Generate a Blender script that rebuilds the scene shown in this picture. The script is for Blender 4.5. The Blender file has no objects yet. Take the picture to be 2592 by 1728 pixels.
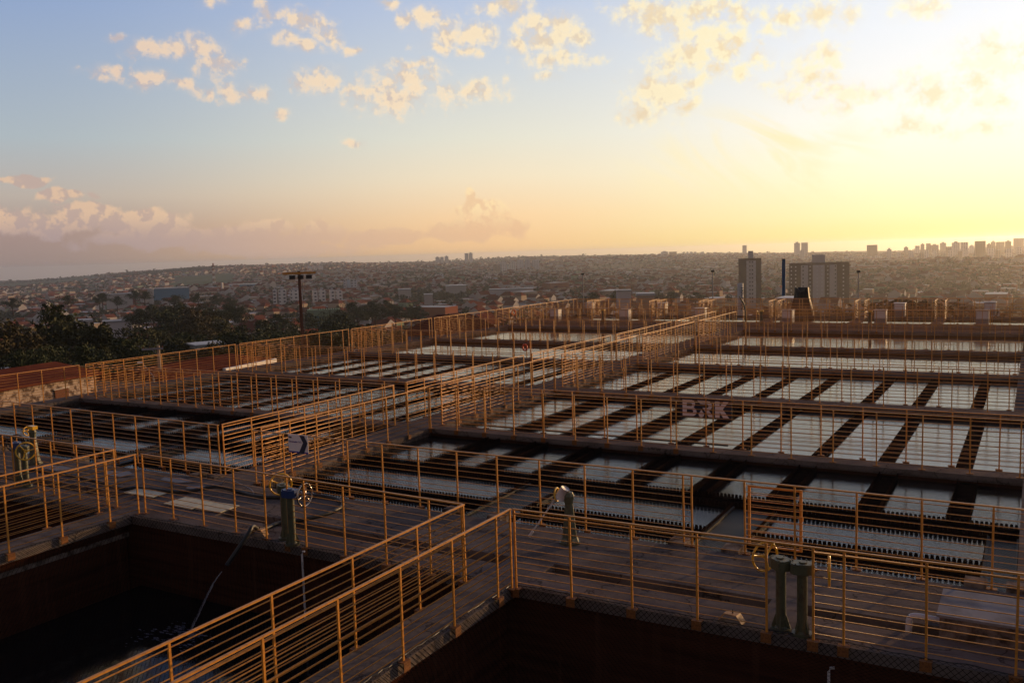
import bpy, math, random
import numpy as np
from mathutils import Matrix, Vector
sc = bpy.context.scene
COL = sc.collection
rnd = random.Random(7)
R = math.radians
# ------------------------------------------------------------------ camera
H = 4.45
cd = bpy.data.cameras.new('camera'); cam = bpy.data.objects.new('camera', cd); COL.objects.link(cam)
yaw, pit, rol = R(30.2724), R(5.5579), R(-1.7624)
_f = Vector((-math.sin(yaw)*math.cos(pit), math.cos(yaw)*math.cos(pit), -math.sin(pit)))
_r = Vector((math.cos(yaw), math.sin(yaw), 0)); _u = _r.cross(_f)
_r2 = math.cos(rol)*_r + math.sin(rol)*_u; _u2 = -math.sin(rol)*_r + math.cos(rol)*_u
cam.matrix_world = Matrix(((_r2.x, _u2.x, -_f.x, 0), (_r2.y, _u2.y, -_f.y, 0), (_r2.z, _u2.z, -_f.z, H), (0, 0, 0, 1)))
cd.sensor_width = 36; cd.lens = 2282.3/2592*36; cd.clip_start = 0.1; cd.clip_end = 30000
sc.camera = cam
def ray(x, y):
    v = Vector((x-1296, -(y-864), 2282.3))
    w = v.x*_r2 + v.y*_u2 + v.z*_f
    return w.normalized()
def azel(x, y):
    w = ray(x, y); return math.atan2(w.x, w.y), math.asin(w.z)

# ------------------------------------------------------------------ exposure, render
sc.view_settings.view_transform = 'Standard'; sc.view_settings.look = 'None'
sc.view_settings.exposure = 0.0; sc.view_settings.gamma = 1.0
sc.render.engine = 'CYCLES'
cy = sc.cycles
cy.use_denoising = True; cy.max_bounces = 6; cy.diffuse_bounces = 2; cy.glossy_bounces = 3
cy.transmission_bounces = 2; cy.volume_bounces = 0; cy.transparent_max_bounces = 24
cy.caustics_reflective = False; cy.caustics_refractive = False

# ------------------------------------------------------------------ sun and sky
SUN_AZ, SUN_EL = R(20), R(6.5)
sd = bpy.data.lights.new('sun', 'SUN'); sun = bpy.data.objects.new('sun', sd); COL.objects.link(sun)
sd.energy = 4.4; sd.angle = R(0.6); sd.color = (1.0, 0.60, 0.27)
sun.rotation_euler = Vector((math.sin(SUN_AZ)*math.cos(SUN_EL), math.cos(SUN_AZ)*math.cos(SUN_EL), math.sin(SUN_EL))).to_track_quat('Z', 'Y').to_euler()

world = bpy.data.worlds.new('World'); sc.world = world; world.use_nodes = True
WT = world.node_tree; WN = WT.nodes; WL = WT.links
def setin(node, i, v):
    if isinstance(v, bpy.types.NodeSocket): node.id_data.links.new(v, node.inputs[i])
    elif v is not None: node.inputs[i].default_value = v
def wm(op, a, b=None, c=None, clamp=False):
    n = WN.new('ShaderNodeMath'); n.operation = op; n.use_clamp = clamp
    setin(n, 0, a); setin(n, 1, b); setin(n, 2, c); return n.outputs[0]
def wv(op, a, b=None):
    n = WN.new('ShaderNodeVectorMath'); n.operation = op
    setin(n, 0, a); setin(n, 1, b)
    return n.outputs[1] if op in ('LENGTH', 'DOT_PRODUCT') else n.outputs[0]
def wmix(f, a, b, mode='MIX'):
    n = WN.new('ShaderNodeMix'); n.data_type = 'RGBA'; n.blend_type = mode
    setin(n, 0, f); setin(n, 6, a); setin(n, 7, b); return n.outputs[2]
def wramp(f, stops, interp='LINEAR'):
    n = WN.new('ShaderNodeValToRGB'); cr = n.color_ramp; cr.interpolation = interp
    while len(cr.elements) < len(stops): cr.elements.new(0.5)
    for e, (p, c) in zip(cr.elements, stops):
        e.position = p; e.color = (c[0], c[1], c[2], 1)
    WL.new(f, n.inputs[0]); return n.outputs[0]
def smooth(x, a, b):
    n = WN.new('ShaderNodeMapRange'); n.interpolation_type = 'SMOOTHSTEP'
    setin(n, 0, x); n.inputs[1].default_value = a; n.inputs[2].default_value = b; return n.outputs[0]
def lin(r, g, b): return tuple(((c/255)/12.92 if c/255 <= .04045 else ((c/255+.055)/1.055)**2.4) for c in (r, g, b))
def build_world():
    tc = WN.new('ShaderNodeTexCoord').outputs['Generated']
    sep = WN.new('ShaderNodeSeparateXYZ'); WL.new(tc, sep.inputs[0])
    az = wm('ARCTAN2', sep.outputs[0], sep.outputs[1]); el = wm('ARCSINE', sep.outputs[2])
    e01 = wm('DIVIDE', el, R(40), clamp=True)             # 0 horizon .. 1 at 40 degrees
    # clear-sky colours at three bearings, from the horizon up
    left = wramp(e01, [(0, lin(152, 132, 126)), (.05, lin(165, 142, 136)), (.10, lin(186, 174, 164)), (.18, lin(172, 183, 190)), (.36, lin(144, 165, 201)), (.55, lin(112, 136, 184)), (.8, lin(66, 86, 132)), (1, lin(44, 60, 98))])
    mid = wramp(e01, [(0, lin(248, 198, 140)), (.06, lin(252, 214, 166)), (.12, lin(244, 227, 196)), (.18, lin(230, 227, 210)), (.28, lin(208, 214, 219)), (.39, lin(184, 198, 224)), (.6, lin(146, 168, 212)), (.85, lin(76, 96, 142)), (1, lin(48, 64, 102))])
    rt = wramp(e01, [(0, lin(255, 236, 138)), (.04, lin(255, 247, 184)), (.1, lin(255, 252, 216)), (.18, lin(254, 251, 242)), (.3, lin(240, 243, 248)), (.42, lin(220, 230, 248)), (.55, lin(176, 194, 232)), (.8, lin(104, 124, 170)), (1, lin(54, 70, 108))])
    f1 = smooth(az, R(-60), R(-28)); f2 = smooth(az, R(-33), R(-5))
    skyc = wmix(f2, wmix(f1, left, mid), rt)
    # away from the sun the evening sky is dusky blue
    back = wramp(e01, [(0, lin(108, 94, 98)), (.2, lin(118, 109, 116)), (.6, lin(94, 96, 114)), (1, lin(56, 64, 92))])
    d = WN.new('ShaderNodeVectorMath'); d.operation = 'DOT_PRODUCT'; WL.new(tc, d.inputs[0]); d.inputs[1].default_value = (math.sin(R(-20)), math.cos(R(-20)), 0)
    skyc = wmix(smooth(d.outputs[1], .55, -.25), skyc, back)
    # glow round the veiled sun
    ds = WN.new('ShaderNodeVectorMath'); ds.operation = 'DOT_PRODUCT'; WL.new(tc, ds.inputs[0])
    ds.inputs[1].default_value = (math.sin(R(9))*math.cos(R(5)), math.cos(R(9))*math.cos(R(5)), math.sin(R(5)))
    g = wm('POWER', wm('MAXIMUM', ds.outputs[1], 0.0), 34.0)
    glow = wmix(1.0, (0, 0, 0, 1), (1.0, .92, .78, 1)); gn = WN.new('ShaderNodeVectorMath'); gn.operation = 'SCALE'
    WL.new(glow, gn.inputs[0]); WL.new(wm('MULTIPLY', g, 0.12), gn.inputs['Scale'])
    skyc = wmix(1.0, skyc, gn.outputs[0], 'ADD')
    # ---- clouds: puffs around listed bearings, ragged by noise
    comb = WN.new('ShaderNodeCombineXYZ'); WL.new(az, comb.inputs[0]); WL.new(el, comb.inputs[1]); P = comb.outputs[0]
    nz = WN.new('ShaderNodeTexNoise'); nz.noise_dimensions = '2D'; WL.new(P, nz.inputs['Vector'])
    nz.inputs['Scale'].default_value = 58; nz.inputs['Detail'].default_value = 7; nz.inputs['Roughness'].default_value = .6
    nv = nz.outputs[0]
    nzb = WN.new('ShaderNodeTexNoise'); nzb.noise_dimensions = '2D'; WL.new(wv('ADD', P, (.0045, .006, 0)), nzb.inputs['Vector'])
    nzb.inputs['Scale'].default_value = 50; nzb.inputs['Detail'].default_value = 3; nzb.inputs['Roughness'].default_value = .5
    relief = wm('SUBTRACT', nv, nzb.outputs[0])
    nw = WN.new('ShaderNodeTexNoise'); nw.noise_dimensions = '2D'; WL.new(P, nw.inputs['Vector'])
    nw.inputs['Scale'].default_value = 17; nw.inputs['Detail'].default_value = 2
    wob = wv('MULTIPLY', wv('SUBTRACT', nw.outputs[1], (0.5, 0.5, 0.5)), (0.05, 0.028, 0))
    Pw = wv('ADD', P, wob)
    CL = [(254,191,30,14),(310,199,24,12),(304,94,20,9),(381,133,32,22),(431,124,26,17),(503,113,46,26),(544,160,46,25),(387,213,28,14),(464,224,30,12),(514,229,14,14),
          (586,229,32,18),(630,230,26,12),(763,61,42,25),(823,83,38,22),(630,66,28,14),(683,41,20,24),(746,113,38,11),(898,128,28,9),(810,204,44,27),(995,243,95,32),
          (1040,205,56,28),(1045,170,30,13),(1194,240,64,20),(1064,47,32,20),(1014,47,15,16),(1128,83,46,32),(1210,83,48,25),(1105,119,34,14),(1183,131,27,14),(1290,14,60,18),
          (535,6,30,10),(707,283,24,10),(901,362,26,9),(981,7,22,10),(1380,52,60,28),(1414,100,54,30),(1314,111,28,24),(1419,160,78,22),(1383,207,30,10),
          (1700,35,110,34),(1773,83,66,28),(1723,144,56,38),(1795,122,40,28),(1839,90,32,44),(1800,171,28,25),(1673,232,66,46),(1762,207,44,20),(1600,278,40,24),
          (1883,41,42,20),(1878,177,32,24),(1928,138,26,20),(1734,271,38,14),(1988,50,46,28),(2088,28,64,32),(2074,147,46,24),(2033,210,70,25),(2154,243,62,28),
          (2342,232,68,32),(2530,155,80,46),(2447,221,60,30),(2337,17,52,24),(2315,315,60,20),(2480,326,64,18),(2510,250,56,26)]
    m = None
    for (x, y, w, h) in CL:
        a, e = azel(x, y); k = 2282.3*(1+math.tan(abs(a+yaw))**2)**.5*1.0
        v = wv('LENGTH', wv('MULTIPLY', wv('SUBTRACT', Pw, (a, e, 0)), (2150/(w*1.42), 2150/(h*1.42), 0)))
        m = v if m is None else wm('MINIMUM', m, v)
    dens = wm('ADD', wm('SUBTRACT', 1.0, m), wm('MULTIPLY', wm('SUBTRACT', nv, 0.52), 2.5))
    alpha = wm('MULTIPLY', wm('ADD', wm('MULTIPLY', smooth(dens, -.08, .85), .88), wm('MULTIPLY', smooth(wm('SUBTRACT', 1.0, m), -.45, .5), .14)), 0.98)
    thick = wm('MULTIPLY', wm('ADD', wm('MULTIPLY', smooth(relief, .05, -.12), .85), wm('MULTIPLY', smooth(dens, .2, 1.2), .2)), 1.0)
    lit = wramp(wm('DIVIDE', wm('ADD', az, R(62)), R(66), clamp=True), [(0, lin(226, 196, 176)), (.4, lin(250, 226, 192)), (.7, lin(255, 244, 206)), (1, lin(255, 255, 240))])
    shd = wramp(wm('DIVIDE', wm('ADD', az, R(62)), R(66), clamp=True), [(0, lin(178, 170, 182)), (.4, lin(212, 196, 184)), (.7, lin(244, 222, 182)), (1, lin(255, 246, 214))])
    skyc = wmix(alpha, skyc, wmix(thick, lit, shd))
    # thin torn altocumulus and cirrus between them
    n3 = WN.new('ShaderNodeTexNoise'); n3.noise_dimensions = '2D'; WL.new(wv('MULTIPLY', Pw, (1, 1.6, 0)), n3.inputs['Vector'])
    n3.inputs['Scale'].default_value = 26; n3.inputs['Detail'].default_value = 8; n3.inputs['Roughness'].default_value = .65
    band = wm('MULTIPLY', smooth(el, R(13.5), R(18)), smooth(az, R(-62), R(-20)))
    skyc = wmix(wm('MULTIPLY', wm('MULTIPLY', smooth(n3.outputs[0], .52, .72), band), .42), skyc, lit)
    n6 = WN.new('ShaderNodeTexNoise'); n6.noise_dimensions = '2D'; WL.new(Pw, n6.inputs['Vector']); n6.inputs['Scale'].default_value = 15; n6.inputs['Detail'].default_value = 6
    skyc = wmix(wm('MULTIPLY', wm('MULTIPLY', smooth(n6.outputs[0], .50, .62), wm('MULTIPLY', smooth(el, R(17), R(20)), smooth(el, R(33), R(26)))), .95), skyc, (*lin(255, 222, 168), 1))
    # cirrus veil low over the right half
    a, e = azel(1900, 410)
    n4 = WN.new('ShaderNodeTexNoise'); n4.noise_dimensions = '2D'; n4.inputs['Scale'].default_value = 10; n4.inputs['Detail'].default_value = 7; n4.inputs['Distortion'].default_value = 1.4
    rot = WN.new('ShaderNodeVectorRotate'); rot.rotation_type = 'Z_AXIS'; WL.new(P, rot.inputs['Vector']); rot.inputs['Angle'].default_value = R(28)
    WL.new(wv('MULTIPLY', rot.outputs[0], (.55, 2.2, 0)), n4.inputs['Vector'])
    v = wv('LENGTH', wv('MULTIPLY', wv('SUBTRACT', Pw, (a, e, 0)), (1/R(9), 1/R(4.0), 0)))
    skyc = wmix(wm('MULTIPLY', wm('MULTIPLY', smooth(n4.outputs[0], .42, .72), smooth(v, 1.0, .2)), .8), skyc, (*lin(255, 238, 186), 1))
    # ---- cloud bank on the horizon, mauve below and lit on its heaped tops
    n5 = WN.new('ShaderNodeTexNoise'); n5.noise_dimensions = '2D'; WL.new(P, n5.inputs['Vector']); n5.inputs['Scale'].default_value = 30; n5.inputs['Detail'].default_value = 6; n5.inputs['Roughness'].default_value = .6
    m2 = None
    for (x, y, w, h) in [(40,462,62,12),(150,502,58,13),(385,548,40,26),(350,575,110,24),(1205,490,17,24),(1210,530,62,26),(1190,580,110,30),(600,588,120,26),(690,580,60,20),(830,590,60,24),
                         (800,600,110,16),(980,600,110,20),(120,560,260,30),(470,610,200,26),(700,625,220,22)]:
        a, e = azel(x, y)
        v = wv('LENGTH', wv('MULTIPLY', wv('SUBTRACT', Pw, (a, e, 0)), (2150/(w*1.15), 2150/(h*1.15), 0)))
        m2 = v if m2 is None else wm('MINIMUM', m2, v)
    d2 = wm('ADD', wm('SUBTRACT', 1.0, m2), wm('MULTIPLY', wm('SUBTRACT', n5.outputs[0], .5), 1.5))
    a2 = smooth(d2, -.02, .35)
    bankc = wmix(smooth(az, R(-58), R(-28)), (*lin(174, 154, 154), 1), (*lin(234, 190, 150), 1))
    topc = wmix(smooth(az, R(-58), R(-28)), (*lin(226, 190, 160), 1), (*lin(255, 226, 176), 1))
    rim = wm('MULTIPLY', smooth(el, R(1.2), R(3.2)), wm('ADD', .3, wm('MULTIPLY', smooth(relief, -.1, .05), .7)))
    skyc = wmix(wm('MULTIPLY', a2, .8), skyc, wmix(rim, bankc, topc))
    # ---- the sky texture itself, under it all
    s = WN.new('ShaderNodeTexSky'); s.sky_type = 'NISHITA'; s.sun_disc = False; s.sun_elevation = SUN_EL; s.sun_rotation = SUN_AZ; s.dust_density = 2.0; s.air_density = 1.2
    b1 = WN['Background']; WL.new(s.outputs[0], b1.inputs[0]); b1.inputs[1].default_value = 0.006
    b2 = WN.new('ShaderNodeBackground'); WL.new(skyc, b2.inputs[0]); b2.inputs[1].default_value = 1.0
    add = WN.new('ShaderNodeAddShader'); WL.new(b1.outputs[0], add.inputs[0]); WL.new(b2.outputs[0], add.inputs[1])
    WL.new(add.outputs[0], WN['World Output'].inputs[0])
    world.cycles.sampling_method = 'MANUAL'; world.cycles.sample_map_resolution = 512
build_world()

# ------------------------------------------------------------------ materials
def mat(name, color, rough=.7, metal=0, noise=None, bump=0, spec=None, emit=None):
    if spec is None: spec = .5 if rough < .6 else (.2 if rough < .75 else 0)
    m = bpy.data.materials.new(name); m.use_nodes = True; nt = m.node_tree; b = nt.nodes['Principled BSDF']
    b.inputs['Base Color'].default_value = (*color, 1); b.inputs['Roughness'].default_value = rough
    b.inputs['Metallic'].default_value = metal; b.inputs['Specular IOR Level'].default_value = spec
    if noise:                                              # (scale, other colour, lo, hi)
        tc = nt.nodes.new('ShaderNodeTexCoord'); n = nt.nodes.new('ShaderNodeTexNoise'); n.inputs['Scale'].default_value = noise[0]; n.inputs['Detail'].default_value = 7; n.inputs['Roughness'].default_value = .65
        nt.links.new(tc.outputs['Object'], n.inputs['Vector'])
        r = nt.nodes.new('ShaderNodeMapRange'); r.inputs[1].default_value = noise[2]; r.inputs[2].default_value = noise[3]; nt.links.new(n.outputs[0], r.inputs[0])
        mx = nt.nodes.new('ShaderNodeMix'); mx.data_type = 'RGBA'; mx.inputs[6].default_value = (*color, 1); mx.inputs[7].default_value = (*noise[1], 1)
        nt.links.new(r.outputs[0], mx.inputs[0]); nt.links.new(mx.outputs[2], b.inputs['Base Color'])
        if bump:
            bp = nt.nodes.new('ShaderNodeBump'); bp.inputs['Strength'].default_value = bump; bp.inputs['Distance'].default_value = .02
            nt.links.new(n.outputs[0], bp.inputs['Height']); nt.links.new(bp.outputs[0], b.inputs['Normal'])
    return m
M = {}
M['paint'] = mat('yellow_orange_paint', (.61, .26, .037), .45, 0, (14, (.26, .09, .02), .5, .74), .2)
M['bracket'] = mat('rusty_orange_plate', (.24, .095, .03), .7, 0, (40, (.12, .05, .02), .45, .65))
def concrete_mat(name, c1, c2, crack=.6):
    m = mat(name, c1, .9, spec=0); nt = m.node_tree; b = nt.nodes['Principled BSDF']; L = nt.links
    tc = nt.nodes.new('ShaderNodeTexCoord').outputs['Object']
    def N(s_, d, r_=.6, vec=None):
        n = nt.nodes.new('ShaderNodeTexNoise'); n.inputs['Scale'].default_value = s_; n.inputs['Detail'].default_value = d; n.inputs['Roughness'].default_value = r_; L.new(vec or tc, n.inputs['Vector']); return n.outputs[0]
    def MR(x, a, c, lo=0, hi=1):
        r = nt.nodes.new('ShaderNodeMapRange'); r.inputs[1].default_value = a; r.inputs[2].default_value = c; r.inputs[3].default_value = lo; r.inputs[4].default_value = hi; L.new(x, r.inputs[0]); return r.outputs[0]
    def MX(f, a, c, mode='MIX'):
        x = nt.nodes.new('ShaderNodeMix'); x.data_type = 'RGBA'; x.blend_type = mode; setin(x, 0, f); setin(x, 6, a); setin(x, 7, c); return x.outputs[2]
    mp = nt.nodes.new('ShaderNodeMapping'); mp.inputs['Scale'].default_value = (.35, 1.6, 1); L.new(tc, mp.inputs[0])
    col = MX(MR(N(1.1, 6), .4, .66), (*c1, 1), (*c2, 1))
    col = MX(MR(N(3.4, 8, .7, mp.outputs[0]), .5, .72), col, (c2[0]*.55, c2[1]*.5, c2[2]*.5, 1))
    col = MX(MR(N(26, 3), .35, .7, .0, .35), col, (c1[0]*1.35, c1[1]*1.3, c1[2]*1.25, 1))
    v = nt.nodes.new('ShaderNodeTexVoronoi'); v.feature = 'DISTANCE_TO_EDGE'; v.inputs['Scale'].default_value = .55; L.new(tc, v.inputs['Vector'])
    wv_ = nt.nodes.new('ShaderNodeVectorMath'); wv_.operation = 'ADD'; L.new(tc, wv_.inputs[0]); nn = nt.nodes.new('ShaderNodeTexNoise'); nn.inputs['Scale'].default_value = 2.5; nn.inputs['Detail'].default_value = 5; L.new(tc, nn.inputs['Vector']); L.new(nn.outputs[1], wv_.inputs[1]); L.new(wv_.outputs[0], v.inputs['Vector'])
    col = MX(MR(v.outputs['Distance'], .004, .012, crack, 0), col, (.02, .015, .014, 1))
    L.new(col, b.inputs['Base Color'])
    bp = nt.nodes.new('ShaderNodeBump'); bp.inputs['Strength'].default_value = .5; bp.inputs['Distance'].default_value = .015; L.new(N(9, 8, .7), bp.inputs['Height']); L.new(bp.outputs[0], b.inputs['Normal'])
    return m
M['concrete'] = concrete_mat('weathered_concrete', (.17, .142, .132), (.10, .082, .076))
M['concrete2'] = mat('stained_concrete_face', (.23, .185, .16), .9, 0, (5, (.06, .045, .038), .42, .62), .6)
def basin_wall_mat():
    m = mat('stained_basin_wall', (.085, .03, .017), .9, spec=0); nt = m.node_tree; b = nt.nodes['Principled BSDF']; L = nt.links
    tc = nt.nodes.new('ShaderNodeTexCoord').outputs['Object']
    def layer(sc_, scale, lo, hi, c, prev):
        mp = nt.nodes.new('ShaderNodeMapping'); mp.inputs['Scale'].default_value = sc_; L.new(tc, mp.inputs[0])
        n = nt.nodes.new('ShaderNodeTexNoise'); n.inputs['Scale'].default_value = scale; n.inputs['Detail'].default_value = 7; L.new(mp.outputs[0], n.inputs['Vector'])
        r = nt.nodes.new('ShaderNodeMapRange'); r.inputs[1].default_value = lo; r.inputs[2].default_value = hi; L.new(n.outputs[0], r.inputs[0])
        x = nt.nodes.new('ShaderNodeMix'); x.data_type = 'RGBA'; setin(x, 0, r.outputs[0]); setin(x, 6, prev); setin(x, 7, (*c, 1)); return x.outputs[2]
    col = layer((.25, .25, 5), 2.0, .40, .66, (.045, .018, .011), (.078, .029, .017, 1))      # tide lines
    col = layer((4, 4, .25), 1.6, .55, .75, (.10, .042, .025), col)                          # runs down the wall
    L.new(col, b.inputs['Base Color']); return m
M['brown'] = basin_wall_mat()
M['darkweir'] = mat('dark_trough', (.022, .013, .011), .8, 0, (8, (.010, .007, .007), .4, .65), 0, 0)
M['green'] = mat('olive_green_paint', (.08, .085, .045), .5, 0, (11, (.05, .035, .02), .5, .66), .5)
M['blue'] = mat('blue_paint', (.02, .05, .17), .4)
M['yellow'] = mat('yellow_handwheel_paint', (.75, .42, .03), .3)
M['chrome'] = mat('bare_metal', (.4, .36, .34), .25, .9)
M['black'] = mat('black_rubber', (.012, .012, .013), .55)
M['tarp'] = mat('black_tarp', (.008, .008, .009), .6, 0, (6, (.02, .02, .022), .4, .7), .6)
M['white'] = mat('white_paint', (.62, .60, .60), .5, 0, (6, (.45, .42, .42), .5, .75))
M['pvc'] = mat('white_plastic', (.6, .56, .56), .4)
M['grey'] = mat('grey_paint', (.22, .22, .25), .6)
M['cream'] = mat('cream_board', (.62, .58, .42), .6, 0, (9, (.48, .45, .33), .45, .7))
M['navy'] = mat('navy_print', (.012, .02, .055), .5)
M['purple'] = mat('violet_print', (.05, .035, .28), .5)
M['signwhite'] = mat('sign_white', (.78, .74, .76), .5)
M['brkpink'] = mat('pale_letter', (.85, .76, .8), .5)
M['orange'] = mat('lifebuoy_orange', (.75, .10, .02), .4)
M['tile'] = mat('terracotta_tiles', (.15, .045, .028), .9, 0, (.6, (.08, .026, .018), .4, .68))
M['tile2'] = mat('old_terracotta_tiles', (.11, .034, .024), .9, 0, (.6, (.18, .06, .035), .45, .7))
M['tinroof'] = mat('grey_metal_roof', (.20, .21, .24), .5)
M['whiteroof'] = mat('white_metal_roof', (.36, .37, .40), .5)
M['wallw'] = mat('white_house_wall', (.40, .37, .36), .85)
M['wallc'] = mat('cream_house_wall', (.36, .28, .21), .85)
M['wallg'] = mat('pale_green_wall', (.20, .27, .19), .85)
M['wallb'] = mat('blue_house_wall', (.08, .2, .32), .85)
M['brick'] = mat('raw_brick_wall', (.24, .085, .045), .9)
M['glass'] = mat('dark_window', (.015, .017, .02), .2)
M['winw'] = mat('pale_window', (.5, .5, .55), .4)
M['tower_grey'] = mat('pale_grey_tower', (.42, .40, .42), .8)
M['tower_tan'] = mat('tan_tower', (.30, .20, .14), .8)
M['tower_brown'] = mat('brown_tower', (.085, .058, .055), .8)
M['bark'] = mat('bark', (.07, .05, .038), .9)
M['stone'] = mat('stone_rubble_wall', (.42, .33, .28), .9, 0, (3.2, (.10, .07, .06), .45, .58), .8)
M['rust'] = mat('rusty_steel', (.16, .075, .05), .75)
M['stack'] = mat('blue_pipe', (.03, .09, .2), .6)
def facade(name, wall, glass, sx, sz):
    """window rows and columns as a pattern of the wall, by object coordinates"""
    m = mat(name, wall, .8); nt = m.node_tree; b = nt.nodes['Principled BSDF']
    def mm(op, a, c):
        n = nt.nodes.new('ShaderNodeMath'); n.operation = op; setin(n, 0, a); setin(n, 1, c); return n.outputs[0]
    tc = nt.nodes.new('ShaderNodeTexCoord'); sp = nt.nodes.new('ShaderNodeSeparateXYZ'); nt.links.new(tc.outputs['Object'], sp.inputs[0])
    h = mm('ADD', sp.outputs[0], sp.outputs[1])
    fx = mm('FRACT', mm('DIVIDE', h, sx), 0); fz = mm('FRACT', mm('DIVIDE', sp.outputs[2], sz), 0)
    k = mm('MULTIPLY', mm('LESS_THAN', mm('ABSOLUTE', mm('SUBTRACT', fx, .5), 0), .22), mm('LESS_THAN', mm('ABSOLUTE', mm('SUBTRACT', fz, .5), 0), .24))
    mx = nt.nodes.new('ShaderNodeMix'); mx.data_type = 'RGBA'; mx.inputs[6].default_value = (*wall, 1); mx.inputs[7].default_value = (*glass, 1)
    nt.links.new(k, mx.inputs[0]); nt.links.new(mx.outputs[2], b.inputs['Base Color']); return m
M['fac_white'] = facade('white_flats', (.68, .64, .62), (.12, .12, .14), 4.2, 3.0)
M['fac_grey'] = facade('grey_flats', (.5, .5, .54), (.09, .09, .11), 3.6, 3.0)
M['fac_blue'] = facade('blue_grey_flats', (.38, .46, .55), (.10, .12, .16), 5.0, 60)
M['fac_tan'] = facade('tan_flats', (.36, .26, .19), (.10, .07, .06), 3.6, 3.0)
M['fac_brown'] = facade('brown_flats', (.16, .10, .07), (.06, .04, .035), 3.8, 3.0)
def water_mat(name, base, rough, scale, strength, stretch=1.0):
    m = bpy.data.materials.new(name); m.use_nodes = True; nt = m.node_tree; b = nt.nodes['Principled BSDF']
    b.inputs['Base Color'].default_value = (*base, 1); b.inputs['Roughness'].default_value = rough; b.inputs['IOR'].default_value = 1.33
    tc = nt.nodes.new('ShaderNodeTexCoord'); mp = nt.nodes.new('ShaderNodeMapping'); mp.inputs['Scale'].default_value = (1, stretch, 1); nt.links.new(tc.outputs['Object'], mp.inputs[0])
    n = nt.nodes.new('ShaderNodeTexNoise'); n.inputs['Scale'].default_value = scale; n.inputs['Detail'].default_value = 4; nt.links.new(mp.outputs[0], n.inputs['Vector'])
    bp = nt.nodes.new('ShaderNodeBump'); bp.inputs['Strength'].default_value = strength; bp.inputs['Distance'].default_value = .035
    nt.links.new(n.outputs[0], bp.inputs['Height']); nt.links.new(bp.outputs[0], b.inputs['Normal']); return m
M['water'] = water_mat('tank_water', (.018, .018, .019), .02, 14, .075, 2.4)
M['deepwater'] = water_mat('deep_basin_water', (.012, .011, .011), .1, 3, .12)
M['filterwater'] = water_mat('filter_water', (.03, .03, .025), .02, 5, .05, 3.0)
def net_mat():
    m = bpy.data.materials.new('black_netting'); m.use_nodes = True; nt = m.node_tree; b = nt.nodes['Principled BSDF']
    b.inputs['Base Color'].default_value = (.008, .007, .007, 1); b.inputs['Roughness'].default_value = 1; b.inputs['Specular IOR Level'].default_value = 0
    def mm(op, a, c=0.0):
        n = nt.nodes.new('ShaderNodeMath'); n.operation = op; setin(n, 0, a); setin(n, 1, c); return n.outputs[0]
    tc = nt.nodes.new('ShaderNodeTexCoord'); sp = nt.nodes.new('ShaderNodeSeparateXYZ'); nt.links.new(tc.outputs['Object'], sp.inputs[0])
    nz = nt.nodes.new('ShaderNodeTexNoise'); nz.inputs['Scale'].default_value = 1.2; nt.links.new(tc.outputs['Object'], nz.inputs['Vector'])
    wob = mm('MULTIPLY', nz.outputs[0], .18)
    u = mm('ADD', mm('ADD', sp.outputs[0], sp.outputs[1]), mm('ADD', wob, mm('MULTIPLY', sp.outputs[2], 1.0)))
    v = mm('ADD', mm('SUBTRACT', sp.outputs[0], sp.outputs[1]), mm('SUBTRACT', wob, sp.outputs[2]))
    la = mm('LESS_THAN', mm('FRACT', mm('DIVIDE', u, .075)), .10); lb = mm('LESS_THAN', mm('FRACT', mm('DIVIDE', v, .075)), .10)
    a = mm('MAXIMUM', la, lb); nt.links.new(a, b.inputs['Alpha']); return m
M['net'] = net_mat()
def leaf_mat(name, c1, c2):
    m = bpy.data.materials.new(name); m.use_nodes = True; nt = m.node_tree; b = nt.nodes['Principled BSDF']
    g = nt.nodes.new('ShaderNodeNewGeometry'); oi = nt.nodes.new('ShaderNodeObjectInfo')
    mx = nt.nodes.new('ShaderNodeMix'); mx.data_type = 'RGBA'; mx.inputs[6].default_value = (*c1, 1); mx.inputs[7].default_value = (*c2, 1)
    nt.links.new(g.outputs['Random Per Island'], mx.inputs[0]); nt.links.new(mx.outputs[2], b.inputs['Base Color'])
    b.inputs['Roughness'].default_value = .8; b.inputs['Specular IOR Level'].default_value = .15; return m
M['leaf'] = leaf_mat('olive_leaves', (.028, .035, .012), (.05, .05, .018))
M['leaf2'] = leaf_mat('dark_leaves', (.02, .032, .014), (.045, .055, .02))
M['leaf3'] = leaf_mat('bronze_leaves', (.04, .035, .014), (.065, .05, .02))
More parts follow.
